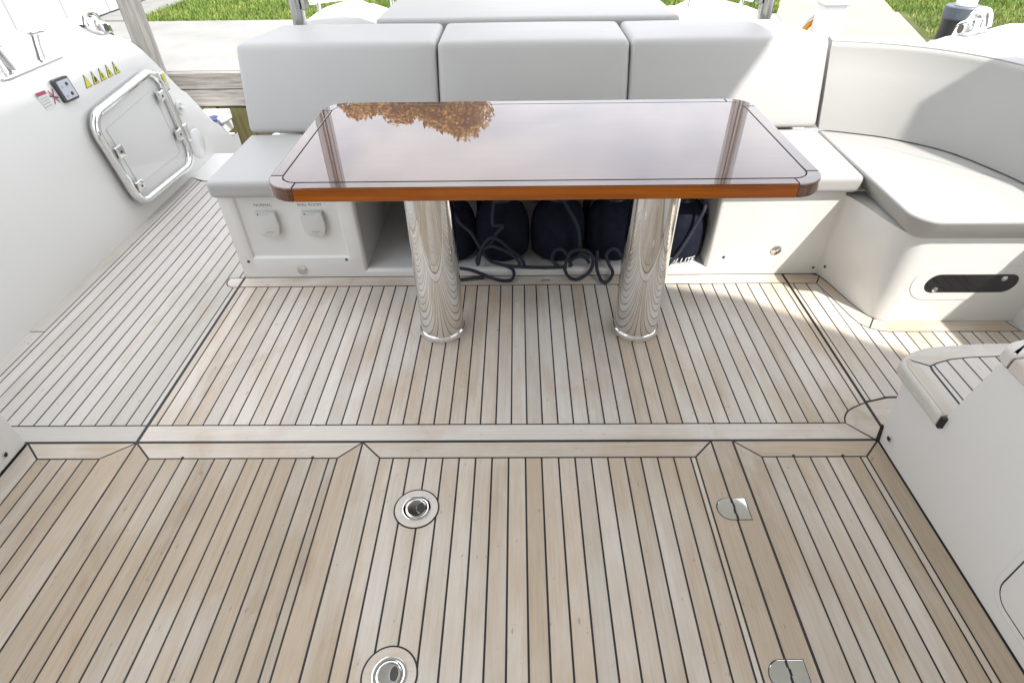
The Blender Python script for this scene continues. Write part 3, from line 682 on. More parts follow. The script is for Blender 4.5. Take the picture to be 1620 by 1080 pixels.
# stickers and the control panel on the left bulwark
ctl = thing('control_panel', 'grey square control panel in a dark frame on the left bulwark', 'panel', (-1.84, 2.435, 0.61))
cq = [(2.383, 0.668), (2.472, 0.664), (2.482, 0.575), (2.392, 0.578)]
wx = -1.8435 + 0.002
def wallpoly(name, pts, t0, t1, mat, parent):
    return mesh_obj(name, *loft([[(wall_x(z) + t0, y, z) for y, z in pts], [(wall_x(z) + t1, y, z) for y, z in pts]]), mat, parent)
wallpoly('frame', round_poly(cq, 0.008, 4), -0.002, 0.012, 'panel_frame', ctl)
cy, cz = sum(p[0] for p in cq) / 4, sum(p[1] for p in cq) / 4
wallpoly('face', [(cy + (p[0] - cy) * 0.80 + 0.003, cz + (p[1] - cz) * 0.80) for p in cq], 0.010, 0.0135, 'panel_face', ctl)
for dy, dz in ((0.012, 0.018), (0.016, -0.020)):
    wallpoly('button', [(cy + dy + 0.007 * math.cos(a), cz + dz + 0.007 * math.sin(a)) for a in [k * PI / 6 for k in range(12)]], 0.0125, 0.0155, 'ink', ctl)
for dy, dz in ((-0.018, 0.014), (-0.014, -0.022)):
    wallpoly('button', [(cy + dy + 0.005 * math.cos(a), cz + dz + 0.005 * math.sin(a)) for a in [k * PI / 6 for k in range(12)]], 0.0125, 0.0150, 'grey_ink', ctl)
ords = ['leftmost of the row of five', 'second from left of the row of five', 'middle one of the row of five', 'fourth from left of the row of five', 'rightmost of the row of five']
for i in range(5):
    yc_, zc = 2.582 + i * 0.056, 0.611 - i * 0.0008
    tr_ = tag(wallpoly('warning_sticker', [(yc_ - 0.022, zc - 0.024), (yc_ + 0.022, zc - 0.024), (yc_, zc + 0.026)], -0.001, 0.0012, 'ink', None), 'yellow warning triangle sticker, ' + ords[i], 'sticker', 'warning triangle stickers')
    wallpoly('yellow_field', [(yc_ - 0.0185, zc - 0.0218), (yc_ + 0.0185, zc - 0.0218), (yc_, zc + 0.0215)], 0.001, 0.0019, 'warning_yellow', tr_)
    gl = [(yc_ - 0.004, zc - 0.016), (yc_ + 0.004, zc - 0.016), (yc_ + 0.003, zc + 0.004), (yc_ - 0.003, zc + 0.004)] if i != 1 else [(yc_ - 0.009, zc - 0.017), (yc_ + 0.008, zc - 0.017), (yc_ + 0.009, zc - 0.002), (yc_ + 0.002, zc + 0.006), (yc_ - 0.005, zc)]
    if i: wallpoly('pictogram', gl, 0.0017, 0.0023, 'ink', tr_)
ns = thing('notice_sticker', 'small white notice with red header left of the control panel', 'sticker', (-1.84, 2.31, 0.61))
wallpoly('paper', [(2.276, 0.650), (2.330, 0.647), (2.340, 0.580), (2.288, 0.582)], -0.001, 0.0012, 'label_paper', ns)
wallpoly('red_header', [(2.276, 0.650), (2.330, 0.647), (2.3325, 0.634), (2.2785, 0.637)], 0.001, 0.0019, 'label_red', ns)
for k in range(4):
    z0 = 0.626 - 0.010 * k; wallpoly('print_line', [(2.286 + .001 * k, z0), (2.328, z0), (2.328, z0 - 0.0028), (2.286, z0 - 0.0028)], 0.001, 0.0018, 'grey_ink', ns)
xs_ = thing('notice_sticker', 'small pictogram crossed out in red beside the control panel', 'sticker', (-1.84, 2.36, 0.60))
for (a, c), mt in ((((2.345, 0.640), (2.374, 0.590)), 'label_red'), (((2.374, 0.640), (2.347, 0.590)), 'label_red'), (((2.340, 0.622), (2.380, 0.605)), 'ink')):
    d = Vector((c[0] - a[0], c[1] - a[1])).normalized() * 0.0022; nx = Vector((-d.y, d.x))
    wallpoly('stroke', [(a[0] + nx.x, a[1] + nx.y), (c[0] + nx.x, c[1] + nx.y), (c[0] - nx.x, c[1] - nx.y), (a[0] - nx.x, a[1] - nx.y)], 0.0006 if mt == 'ink' else 0.0010, 0.0013 if mt == 'ink' else 0.0018, mt, xs_)

# stainless bollard cleat and fairlead on the left bulwark top
def cleat(x, y, z, label):
    t = thing('bollard_cleat', label, 'cleat', (x, y, z))
    base = round_poly([(x - 0.045, y - 0.19), (x + 0.045, y - 0.19), (x + 0.045, y + 0.19), (x - 0.045, y + 0.19)], 0.035, 6)
    mesh_obj('base_plate', *slab(base, z, z + 0.014, 0.006, 3, False), 'steel_satin', t)
    for s in (-1, 1):
        mesh_obj('bollard', *tube([(x, y + s * 0.085, z + 0.006), (x, y + s * 0.10, z + 0.06), (x, y + s * 0.118, z + 0.108)], [0.025, 0.021, 0.023], 18), 'chrome', t, True)
        top = [(x + 0.040 * math.cos(a), y + s * 0.128 + 0.056 * math.sin(a)) for a in [k * PI / 14 for k in range(28)]]
        mesh_obj('bollard_cap', *slab(top, z + 0.102, z + 0.117, 0.006, 3), 'chrome', t)
cleat(-1.945, 2.43, 0.700, 'chrome twin bollard cleat on top of the left bulwark')
def fairlead(x, y, z, s, label):
    t = thing('fairlead', label, 'fairlead', (x, y, z))
    mesh_obj('body', *cushion([(x - 0.045, y - 0.055, z - 0.01), (x + 0.045, y - 0.055, z - 0.01), (x + 0.045, y + 0.055, z - 0.045), (x - 0.045, y + 0.055, z - 0.045), (x - 0.042, y - 0.05, z + 0.065), (x + 0.042, y - 0.05, z + 0.065), (x + 0.042, y + 0.05, z + 0.03), (x - 0.042, y + 0.05, z + 0.03)], 0.022, 0.002), 'chrome', t, True)
    mesh_obj('throat', *tube([(x - 0.047, y - 0.002, z + 0.012), (x + 0.047, y - 0.002, z + 0.012)], 0.018, 16), 'steel_dark', t, True)
    mesh_obj('horn', *tube(catmull([(x - 0.02 * s, y - 0.06, z + 0.03), (x - 0.02 * s, y - 0.03, z + 0.075), (x - 0.02 * s, y + 0.03, z + 0.065), (x - 0.02 * s, y + 0.065, z + 0.0)], 5), 0.020, 12), 'chrome', t, True)
fairlead(-1.985, 3.02, 0.720, 1, 'chrome fairlead at the aft end of the left bulwark')
fairlead(1.975, 2.80, 0.715, -1, 'chrome fairlead on the right bulwark before the sleeved pile')
cleat(1.945, 2.22, 0.700, 'chrome twin bollard cleat at the right edge behind the settee')

# foreground moulding on the left
fm = thing('cockpit_moulding', 'white moulding corner at the left edge of the forward deck', 'moulding', (-1.6, 0.3, 0))
mesh_obj('shell', *bevel_box(-1.80, -1.4585, -0.65, 1.105, 0.001, 0.62, 0.006, 2), 'gelcoat', fm)
mesh_obj('snap_socket', *lathe([(0.0085, -0.001), (0.0085, 0.003), (0.006, 0.0035), (0.0055, 0.001)], (-1.4585, 1.035, 0.033), 20, 'x'), 'chrome', fm, True)
mesh_obj('snap_hole', *lathe([(0.0056, 0), (0.0056, 0.0022)], (-1.4585, 1.035, 0.033), 16, 'x'), 'hole_black', fm)

# ------------------------------------------------------------------ stair on the right
st = thing('stair', 'white stair side with two rounded teak treads at the right edge', 'stair', (1.3, 0.5, 0))
prof_ = [(1.106, 0.001), (1.135, 0.212), (0.972, 0.212), (0.932, 0.462), (0.62, 0.462), (0.58, 0.71), (-0.65, 0.71), (-0.65, 0.001)]
mesh_obj('side_body', *loft([[(1.046, y, z) for y, z in prof_], [(1.72, y, z) for y, z in prof_]]), 'gelcoat', st)
mesh_obj('seal_strip', *loft([[(1.038, 1.106, 0.001), (1.0455, 1.100, 0.001), (1.0455, 1.113, 0.05), (1.038, 1.118, 0.05)], [(1.0415, 1.113, 0.001), (1.0475, 1.113, 0.001), (1.0475, 1.122, 0.05), (1.0415, 1.122, 0.05)]]), 'caulk', st)
T1 = catmull([(1.031, 0.968, 0), (1.030, 1.08, 0), (1.031, 1.148, 0), (1.048, 1.180, 0), (1.088, 1.208, 0), (1.13, 1.226, 0), (1.209, 1.238, 0), (1.35, 1.246, 0), (1.70, 1.250, 0)], 5)
t1o = [(p.x, p.y) for p in T1] + [(1.70, 0.968)]
tr1 = mesh_obj('tread', *slab(t1o, 0.214, 0.2505, 0.009, 4), 'pale_teak_x', st, True, None)
me = tr1.data
T1i = [(1.100, 0.968), (1.102, 1.128), (1.106, 1.148), (1.131, 1.160), (1.174, 1.174), (1.23, 1.182), (1.314, 1.186), (1.70, 1.190)]
mesh_obj('caulk_bed', *prism(ccw(offset_poly(ccw(t1o), 0.020)), 0.249, 0.2512), 'caulk', tr1)
ti = offset_poly(ccw(t1o), 0.010)
board('border_board', [(1.041, 0.968), (1.097, 0.968), (1.099, 1.130), (1.103, 1.146), (1.055, 1.175), (1.043, 1.150)], 'pale_teak_y', tr1, 0.0018, 0.2522, 0.003)
oc = [(p.x, p.y) for p in T1[16:]]
occ = [(x + (0.004 if x < 1.1 else 0), y - 0.011) for x, y in oc if x > 1.05]
board('border_board', occ + [(1.69, 1.190), (1.314, 1.186), (1.23, 1.182), (1.174, 1.174), (1.131, 1.160), (1.106, 1.148)], 'pale_teak_x', tr1, 0.0018, 0.2522, 0.003)
strips(T1i, [1.117, 1.161, 1.208, 1.255, 1.302, 1.349, 1.396, 1.443, 1.49, 1.537, 1.584, 1.631], tr1, 0.2522, mat='pale_teak_y')
mesh_obj('tread_seal', *box(1.034, 1.06, 0.958, 0.9675, 0.216, 0.2490), 'caulk', st)
T2 = catmull([(1.031, 0.64, 0), (1.030, 0.82, 0), (1.031, 0.918, 0), (1.048, 0.945, 0), (1.088, 0.962, 0), (1.16, 0.972, 0), (1.35, 0.98, 0), (1.70, 0.984, 0)], 5)
t2o = [(p.x, p.y) for p in T2] + [(1.70, 0.64)]
t2 = clip_x(ccw(t2o), 1.0, 1.8)
aft = [p for p in t2o if p[1] > 0.90]
tr2 = mesh_obj('tread', *slab(aft + [(1.70, 0.922), (1.20, 0.915), (1.031, 0.903)], 0.464, 0.502, 0.010, 4), 'pale_teak_x', st)
mesh_obj('tread', *slab([(1.031, 0.64), (1.70, 0.64), (1.70, 0.917), (1.20, 0.910), (1.031, 0.898)], 0.464, 0.502, 0.008, 4), 'pale_teak_x', st)
mesh_obj('tread_seal', *box(1.036, 1.70, 0.66, 0.930, 0.466, 0.494), 'caulk', st)
mesh_obj('snap_socket', *lathe([(0.0095, -0.001), (0.0095, -0.004), (0.0065, -0.0045), (0.006, -0.001)], (1.0462, 1.073, 0.043), 20, 'x'), 'chrome', st, True)
mesh_obj('snap_hole', *lathe([(0.006, 0), (0.006, -0.0026)], (1.0462, 1.073, 0.043), 16, 'x'), 'hole_black', st)
hp = round_poly([(0.626, 0.052), (0.634, 0.36), (0.25, 0.36), (0.25, 0.052)], 0.045, 8)
mesh_obj('door_recess', *loft([[(1.0468, y, z) for y, z in offset_poly(ccw(hp), -0.018)], [(1.0448, y, z) for y, z in offset_poly(ccw(hp), -0.014)]]), 'gelcoat', st)
mesh_obj('door_gap', *loft([[(1.0450, y, z) for y, z in hp], [(1.0442, y, z) for y, z in hp]]), 'caulk', st)
mesh_obj('door', *loft([[(1.0444, y, z) for y, z in offset_poly(ccw(hp), 0.0035)], [(1.0434, y, z) for y, z in offset_poly(ccw(hp), 0.0040)]]), 'gelcoat', st)

# ------------------------------------------------------------------ seat locker across the stern
YF = 1.987
lk = thing('seat_locker', 'white seat base with open niche holding fenders', 'seat base', (0.05, 2.0, 0))
NX0, NX1, NZ0, NZ1 = -0.618, 0.757, 0.034, 0.338
RX0, RX1, RZ0, RZ1 = -1.062, -0.690, 0.100, 0.346
def cut(a, c, k=4): return [a + (c - a) * i / k for i in range(k + 1)]
gx = sorted(set([-1.128, -1.10] + cut(RX0 - 0.012, RX0) + cut(RX1, RX1 + 0.012) + cut(NX0 - 0.016, NX0) + cut(NX1, NX1 + 0.016) + [1.0, 1.215]))
gz = sorted(set([0.001, 0.012] + cut(NZ0 - 0.014, NZ0) + cut(RZ0 - 0.012, RZ0) + [0.22, 0.338, 0.356]))
def sm(t): t = max(0, min(1, t)); return t * t * (3 - 2 * t)
def dep(x, z):
    r = min(sm((x - (RX0 - 0.012)) / 0.012), sm(((RX1 + 0.012) - x) / 0.012), sm((z - (RZ0 - 0.012)) / 0.012)) * 0.011
    n_ = min(1 - math.sqrt(max(0, 1 - max(0, min(1, (x - (NX0 - 0.016)) / 0.016)) ** 2)), 1 - math.sqrt(max(0, 1 - max(0, min(1, ((NX1 + 0.016) - x) / 0.016)) ** 2)), 1 - math.sqrt(max(0, 1 - max(0, min(1, (z - (NZ0 - 0.014)) / 0.014)) ** 2))) * 0.016
    return r + n_
V = []; F = []; idx = {}
for i, x in enumerate(gx):
    for j, z in enumerate(gz): idx[i, j] = len(V); V.append((x, YF + dep(x, z), z))
for i in range(len(gx) - 1):
    for j in range(len(gz) - 1):
        xm, zm = (gx[i] + gx[i + 1]) / 2, (gz[j] + gz[j + 1]) / 2
        if NX0 < xm < NX1 and NZ0 < zm < NZ1: continue
        F.append((idx[i, j], idx[i + 1, j], idx[i + 1, j + 1], idx[i, j + 1]))
mesh_obj('front_panel', V, F, 'gelcoat', lk, True)
a, c, e, d = NX0, NX1, 2.62, YF + 0.016
mesh_obj('niche', [(a, d, NZ0), (c, d, NZ0), (c, d, NZ1), (a, d, NZ1), (a, e, NZ0), (c, e, NZ0), (c, e, NZ1), (a, e, NZ1)], [(0, 1, 5, 4), (1, 2, 6, 5), (0, 4, 7, 3), (4, 5, 6, 7), (3, 7, 6, 2)], 'gelcoat', lk)
mesh_obj('end_panel', *box(-1.128, -1.108, YF + 0.002, 2.90, 0.001, 0.356), 'gelcoat', lk)
mesh_obj('top_deck', *box(-1.126, 1.40, YF + 0.004, 2.635, 0.3565, 0.362), 'gelcoat', lk)
mesh_obj('back_body', *bevel_box(-1.10, 1.26, 2.64, 2.90, 0.10, 0.435, 0.01, 2), 'gelcoat', lk)
for x, y, z in ((-1.093, YF, 0.077), (-0.694, YF, 0.083), (0.823, YF, 0.081), (1.196, YF, 0.03)):
    mesh_obj('screw', *lathe([(0.0058, 0.001), (0.0055, -0.0022), (0.003, -0.003), (0.0, -0.0012)], (x, y, z), 14, 'y'), 'steel_dark', lk)
for x, z in ((-0.885, 0.036), (1.023, 0.112)):
    mesh_obj('button_light', *lathe([(0.0205, 0.001), (0.0200, -0.003), (0.013, -0.0065), (0.0, -0.0075)], (x, YF, z), 28, 'y'), 'chrome' if x > 0 else 'steel_satin', lk, True)
def outlet(x0, label, word):
    t = thing('outlet_cover', label, 'outlet cover', (x0, YF + 0.011, 0.24), 'flap covers on the seat base')
    yb = YF + 0.0115
    def ring(s, y): return [(x0 + px * s, y, 0.245 + pz * s) for px, pz in shp]
    shp = round_poly([(-0.041, 0.052), (0.041, 0.052), (0.046, 0.0), (0.036, -0.052), (-0.036, -0.052), (-0.046, 0.0)], [0.006, 0.006, 0.06, 0.020, 0.020, 0.06], 6)
    mesh_obj('flap', *loft([ring(1.0, yb), ring(1.0, yb - 0.013), ring(0.985, yb - 0.019), ring(0.95, yb - 0.0225), ring(0.6, yb - 0.0245), ring(0.2, yb - 0.025)]), 'cover_plastic', t, True)
    mesh_obj('hinge_notch', *box(x0 - 0.026, x0 + 0.020, yb - 0.0232, yb - 0.010, 0.2885, 0.2905), 'grey_ink', t)
    mesh_obj('hinge_pin', *box(x0 - 0.026, x0 - 0.021, yb - 0.0236, yb - 0.010, 0.2875, 0.2935), 'ink', t)
    V, F = text_mesh(word, 0.0165)
    mesh_obj('lettering', [(x0 - 0.004 + v[0], yb - 0.0006, 0.318 + v[1]) for v in V], F, 'ink', t)
    mesh_obj('maker_mark', *join(box(x0 - 0.008, x0 + 0.020, yb - 0.0252, yb - 0.015, 0.2150, 0.2185), box(x0 + 0.002, x0 + 0.006, yb - 0.0250, yb - 0.015, 0.2060, 0.2085), box(x0 - 0.013, x0 - 0.007, yb - 0.0251, yb - 0.015, 0.2140, 0.2160)), 'grey_ink', t)
outlet(-0.966, 'white flap cover marked NORMAL on the seat base', 'NORMAL')
outlet(-0.788, 'white flap cover marked ENG. ROOM on the seat base', 'ENG. ROOM')

# fenders in the niche
def fender(x, y, label):
    t = thing('fender', label, 'fender', (x, y, 0.034), 'navy fenders in the seat niche')
    z0 = 0.036
    mesh_obj('cover', *lathe([(0.02, z0), (0.092, z0 + 0.004), (0.108, z0 + 0.02), (0.1125, z0 + 0.06), (0.1125, z0 + 0.11), (0.110, z0 + 0.145), (0.103, z0 + 0.175), (0.089, z0 + 0.205), (0.064, z0 + 0.230), (0.046, z0 + 0.245)], (x, y, 0), 40), 'navy_cover', t, True)
    mesh_obj('neck', *lathe([(0.049, z0 + 0.240), (0.046, z0 + 0.250), (0.032, z0 + 0.262), (0.027, z0 + 0.284), (0.020, z0 + 0.292), (0.006, z0 + 0.294)], (x, y, 0), 28), 'navy_vinyl', t, True)
    return t
FX = [(-0.285, 2.125), (-0.066, 2.126), (0.164, 2.126), (0.390, 2.126), (0.655, 2.112)]
FL = ['navy fender half hidden behind the left table leg', 'navy fender right of the left table leg', 'navy fender in the middle of the seat niche', 'navy fender left of the right table leg', 'navy fender with white lettering right of the right table leg']
f0 = fender(*FX[0], FL[0])
for (x, y), l in list(zip(FX, FL))[1:]: fl_ = copy_tree(f0, (x - FX[0][0], y - FX[0][1], 0), l)
V, F = text_mesh('ABSOLUTE', 0.036, 0.25)
tv = []
for x, y, z in V:
    a = (x - 0.024) / 0.1130; tv.append((0.655 + 0.1134 * math.sin(a), 2.112 - 0.1134 * math.cos(a), 0.056 + y))
lt = mesh_obj('lettering', tv, F, 'white_text'); lt.parent = fl_; lt.matrix_parent_inverse = Matrix.Translation(-Vector(fl_.location))
# dark box and strap standing behind the fenders
for x, l in ((0.286, 'dark strap hanging between the middle and fourth fenders'), (-0.160, 'dark strap hanging between the first and second fenders')):
    tag(mesh_obj('fender_strap', *bevel_box(x - 0.013, x + 0.013, 2.20, 2.225, 0.035, 0.335, 0.004, 2), 'black_rubber'), l, 'strap')

ROPES = {
 'dark line running along the foot of the two left fenders': [[(-0.252, 1.998, 0.295), (-0.228, 1.998, 0.238), (-0.184, 1.998, 0.191), (-0.15, 1.998, 0.119), (-0.118, 1.998, 0.068), (-0.059, 1.994, 0.046), (0.01, 1.985, 0.044), (0.083, 1.98, 0.043), (0.157, 1.98, 0.043), (0.196, 1.986, 0.043)],
  ],
 'dark line looping over the niche lip beside the left table leg': [[(-0.286, 1.99, 0.048), (-0.245, 1.985, 0.040), (-0.189, 1.98, 0.032), (-0.123, 1.962, 0.012), (-0.069, 1.937, 0.010), (-0.03, 1.941, 0.010), (-0.018, 1.972, 0.016), (-0.027, 1.984, 0.035), (-0.059, 1.995, 0.046)], [(-0.274, 1.938, 0.010), (-0.243, 1.942, 0.010), (-0.187, 1.955, 0.010), (-0.138, 1.958, 0.010)]],
 'dark line knotted and looped on the second fender': [[(-0.09, 2.03, 0.317), (-0.095, 2.015, 0.297), (-0.1, 2.005, 0.236), (-0.093, 2.0, 0.223), (-0.06, 2.0, 0.22), (-0.085, 2.0, 0.188), (-0.115, 2.0, 0.14), (-0.155, 2.0, 0.102), (-0.169, 2.0, 0.068), (-0.163, 1.99, 0.046)], [(-0.162, 1.992, 0.055), (-0.149, 1.992, 0.117), (-0.124, 1.992, 0.161), (-0.099, 1.992, 0.174), (-0.066, 1.992, 0.155), (-0.029, 1.992, 0.116), (0.01, 1.992, 0.082), (0.025, 1.992, 0.045)], [(-0.129, 1.985, 0.132), (-0.105, 1.985, 0.14), (-0.057, 1.985, 0.121), (-0.019, 1.985, 0.093), (0.003, 1.985, 0.064), (0.005, 1.988, 0.046)]],
 'dark coiled line in front of the middle fender': [[(0.171, 2.04, 0.314), (0.195, 2.02, 0.278), (0.226, 2.008, 0.227), (0.241, 2.002, 0.174), (0.247, 1.998, 0.114)], [(0.162, 1.985, 0.046), (0.137, 1.99, 0.071), (0.143, 1.99, 0.11), (0.169, 1.99, 0.121), (0.194, 1.99, 0.099), (0.205, 1.99, 0.071), (0.216, 1.983, 0.046)], [(0.187, 1.98, 0.037), (0.197, 1.968, 0.016), (0.215, 1.945, 0.011), (0.244, 1.943, 0.011), (0.286, 1.972, 0.022), (0.3, 1.98, 0.059), (0.289, 1.98, 0.104), (0.25, 1.98, 0.124), (0.207, 1.98, 0.11), (0.191, 1.98, 0.06), (0.189, 1.98, 0.031)], [(0.208, 1.978, 0.044), (0.215, 1.99, 0.071), (0.243, 1.99, 0.087), (0.268, 1.99, 0.081), (0.287, 1.99, 0.058)]],
 'dark line bent in an S over the lip left of the right table leg': [[(0.315, 1.985, 0.115), (0.316, 1.982, 0.056), (0.323, 1.972, 0.02), (0.335, 1.929, 0.010), (0.353, 1.92, 0.010), (0.374, 1.95, 0.012), (0.383, 1.978, 0.024), (0.365, 1.985, 0.055), (0.351, 1.985, 0.095), (0.37, 1.985, 0.123), (0.395, 1.985, 0.117), (0.411, 1.985, 0.089)]],
 'dark braided line slanting across the fender on the right': [[(0.69, 2.06, 0.327), (0.709, 2.0, 0.299), (0.686, 1.992, 0.224), (0.657, 1.988, 0.146), (0.63, 1.985, 0.087), (0.593, 1.973, 0.038), (0.575, 1.955, 0.011)]],
}
for lab, runs in ROPES.items():
    t = thing('fender_line', lab, 'rope', runs[0][-1], 'lines of the fenders')
    for r_ in runs: mesh_obj('strand', *tube(catmull(r_, 6), 0.0068, 8), 'rope_slate', t, True)

# ------------------------------------------------------------------ cushions
sc_ = thing('seat_cushion', 'long grey vinyl seat cushion behind the table', 'cushion', (0.05, 2.2, 0.363))
mesh_obj('pad', *cushion([(-1.137, 1.955, 0.363), (1.242, 1.955, 0.363), (1.256, 2.43, 0.363), (-1.137, 2.43, 0.363), (-1.137, 1.950, 0.432), (1.242, 1.950, 0.432), (1.256, 2.43, 0.435), (-1.137, 2.43, 0.435)], 0.020, 0.004, mid=12), 'vinyl_grey', sc_, True)
BL = ['grey vinyl back cushion on the left', 'grey vinyl back cushion in the middle behind the table', 'grey vinyl back cushion on the right with sun patch']
for (x0, x1, xt0, xt1), l in zip(((-1.138, -0.329, -1.145, -0.331), (-0.321, 0.452, -0.322, 0.453), (0.460, 1.250, 0.461, 1.255)), BL):
    b0 = (x0 + x1) / 2
    left_in = 0.085 if x0 < -1 else 0.0; right_in = 0.10 if x1 > 1.2 else 0.0
    t = thing('back_cushion', l, 'cushion', (b0, 2.6, 0.436), 'back cushions of the stern seat')
    mesh_obj('pad', *cushion([(x0, 2.412, 0.437), (x1, 2.412, 0.437), (x1, 2.86, 0.437), (x0 + left_in, 2.86, 0.437), (xt0, 2.535, 0.757), (xt1, 2.535, 0.757), (xt1 - right_in, 2.905, 0.757), (xt0 + left_in, 2.905, 0.757)], 0.026, 0.009, mid=9), 'vinyl_grey', t, True)
sp_ = thing('sun_pad', 'pale grey sun pad behind the back cushions', 'cushion', (0.05, 3.3, 0.70))
mesh_obj('pad', *cushion([(-0.645, 2.935, 0.69), (0.742, 2.935, 0.69), (0.735, 3.75, 0.69), (-0.64, 3.75, 0.69), (-0.645, 2.93, 0.770), (0.742, 2.93, 0.770), (0.705, 3.72, 0.775), (-0.615, 3.72, 0.775)], 0.022, 0.004), 'vinyl_light', sp_, True)
mesh_obj('base', *bevel_box(-0.66, 0.76, 2.95, 3.78, 0.0, 0.689, 0.02, 2), 'gelcoat', sp_)

# side settee on the right
so_ = [(1.214, 1.988), (1.224, 1.970), (1.235, 1.935), (1.244, 1.899), (1.256, 1.84), (1.265, 1.794), (1.276, 1.75), (1.288, 1.715), (1.299, 1.694), (1.315, 1.679), (1.336, 1.670), (1.36, 1.6675), (1.96, 1.663), (1.96, 2.52), (1.26, 2.52), (1.216, 2.4)]
sb = thing('side_locker', 'white base of the side settee with dark oval window', 'seat base', (1.6, 2.0, 0))
mesh_obj('shell', *prism(ccw(so_), 0.001, 0.344), 'gelcoat', sb, True, [0, 1])
def stadium(x0, x1, z0, z1, skew, seg=12):
    r = (z1 - z0) / 2; cz_ = (z0 + z1) / 2; o_ = []
    for k in range(seg + 1):
        a = -PI / 2 + PI * k / seg; o_.append((x1 - r + r * math.cos(a), cz_ + r * math.sin(a)))
    for k in range(seg + 1):
        a = PI / 2 + PI * k / seg; o_.append((x0 + r + r * math.cos(a), cz_ + r * math.sin(a)))
    return [(x + skew * (z - cz_), z) for x, z in o_]
def yface(x): return 1.6675 - (x - 1.36) * 0.0075
s0 = stadium(1.366, 1.80, 0.098, 0.234, 0.0)
mesh_obj('window_flange', *loft([[(x, yface(x) + 0.001, z) for x, z in s0], [(x, yface(x) - 0.0018, z) for x, z in s0], [(x, yface(x) - 0.0030, z) for x, z in offset_poly(ccw(s0), 0.003)] if False else [(x, yface(x) - 0.0022, z) for x, z in s0]]), 'gelcoat', sb)
s1 = stadium(1.412, 1.724, 0.129, 0.203, 0.10)
mesh_obj('window', *loft([[(x, yface(x) - 0.001, z) for x, z in s1], [(x, yface(x) - 0.0030, z) for x, z in s1]]), 'acrylic_dark', sb)
for x, z in ((1.452, 0.143), (1.668, 0.188)):
    mesh_obj('stud', *lathe([(0.010, 0.0), (0.010, -0.004), (0.005, -0.007), (0.0, -0.007)], (x, yface(x) - 0.003, z), 18, 'y'), 'chrome', sb, True)
mesh_obj('screw', *lathe([(0.0055, 0.001), (0.0052, -0.003), (0.0, -0.0015)], (1.226, 1.96, 0.05), 12, 'y'), 'steel_dark', sb)
ss = [(1.252, 2.40), (1.252, 1.70), (1.262, 1.655), (1.285, 1.628), (1.325, 1.613), (1.38, 1.610), (1.98, 1.604), (1.98, 2.35), (1.70, 2.42), (1.40, 2.46)]
outs = round_poly([(1.252, 2.42), (1.238, 1.608), (1.98, 1.602), (1.98, 2.42)], [0.01, 0.085, 0.01, 0.01], 10)
sk = thing('side_seat_cushion', 'grey vinyl seat cushion of the side settee, rounded corner, half in sun', 'cushion', (1.6, 2.0, 0.346))
mesh_obj('pad', *slab(outs, 0.346, 0.432, 0.013, 4, True, 0.045), 'vinyl_light', sk, True)
st_o = offset_poly(ccw(outs), 0.010)
mesh_obj('seam', *tube([(x, y, 0.4305) for x, y in st_o], 0.0016, 5, True), 'seam_thread', sk, True)
# curved back of the side settee
bot = catmull([(1.254, 2.408, 0), (1.37, 2.365, 0), (1.50, 2.300, 0), (1.64, 2.165, 0), (1.715, 1.98, 0), (1.755, 1.80, 0), (1.785, 1.55, 0)], 5)
top = catmull([(1.260, 2.528, 0), (1.44, 2.470, 0), (1.60, 2.370, 0), (1.715, 2.225, 0), (1.775, 2.05, 0), (1.815, 1.85, 0), (1.845, 1.58, 0)], 5)
secs = []
for i, (pb, pt) in enumerate(zip(bot, top)):
    a = top[max(0, i - 1)]; c_ = top[min(len(top) - 1, i + 1)]; tdir = (c_ - a).normalized(); nrm = Vector((-tdir.y, tdir.x, 0))
    if nrm.dot(Vector((1, 1, 0))) < 0: nrm = -nrm
    r = 0.026; s = []
    for k in range(4): s.append((pb.x, pb.y, 0.437)) if k == 0 else s.append(tuple(Vector((pb.x, pb.y, 0)).lerp(Vector((pt.x, pt.y, 0)), k / 4) - nrm * 0.010 * math.sin(PI * k / 4) + Vector((0, 0, 0.437 + (0.742 - 0.437 - r) * k / 4))))
    for k in range(6):
        an = PI / 2 * k / 5; s.append((pt.x + nrm.x * r * (1 - math.cos(an)), pt.y + nrm.y * r * (1 - math.cos(an)), 0.742 - r + r * math.sin(an)))
    s.append((pt.x + nrm.x * 0.12, pt.y + nrm.y * 0.12, 0.740)); s.append((pt.x + nrm.x * 0.145, pt.y + nrm.y * 0.145, 0.715)); s.append((pt.x + nrm.x * 0.15, pt.y + nrm.y * 0.15, 0.437))
    secs.append(s)
sbk = thing('curved_backrest_cushion', 'curved grey vinyl backrest of the side settee, half in sun', 'cushion', (1.6, 2.2, 0.436))
mesh_obj('pad', *loft(secs), 'vinyl_light', sbk, True, [len(secs) * 13 - 13, len(secs) * 13 - 12])
pipe = [Vector(s[8]) + Vector((0, 0, 0.0015)) for s in secs]
mesh_obj('piping', *tube(pipe, 0.0022, 6), 'seam_thread', sbk, True)

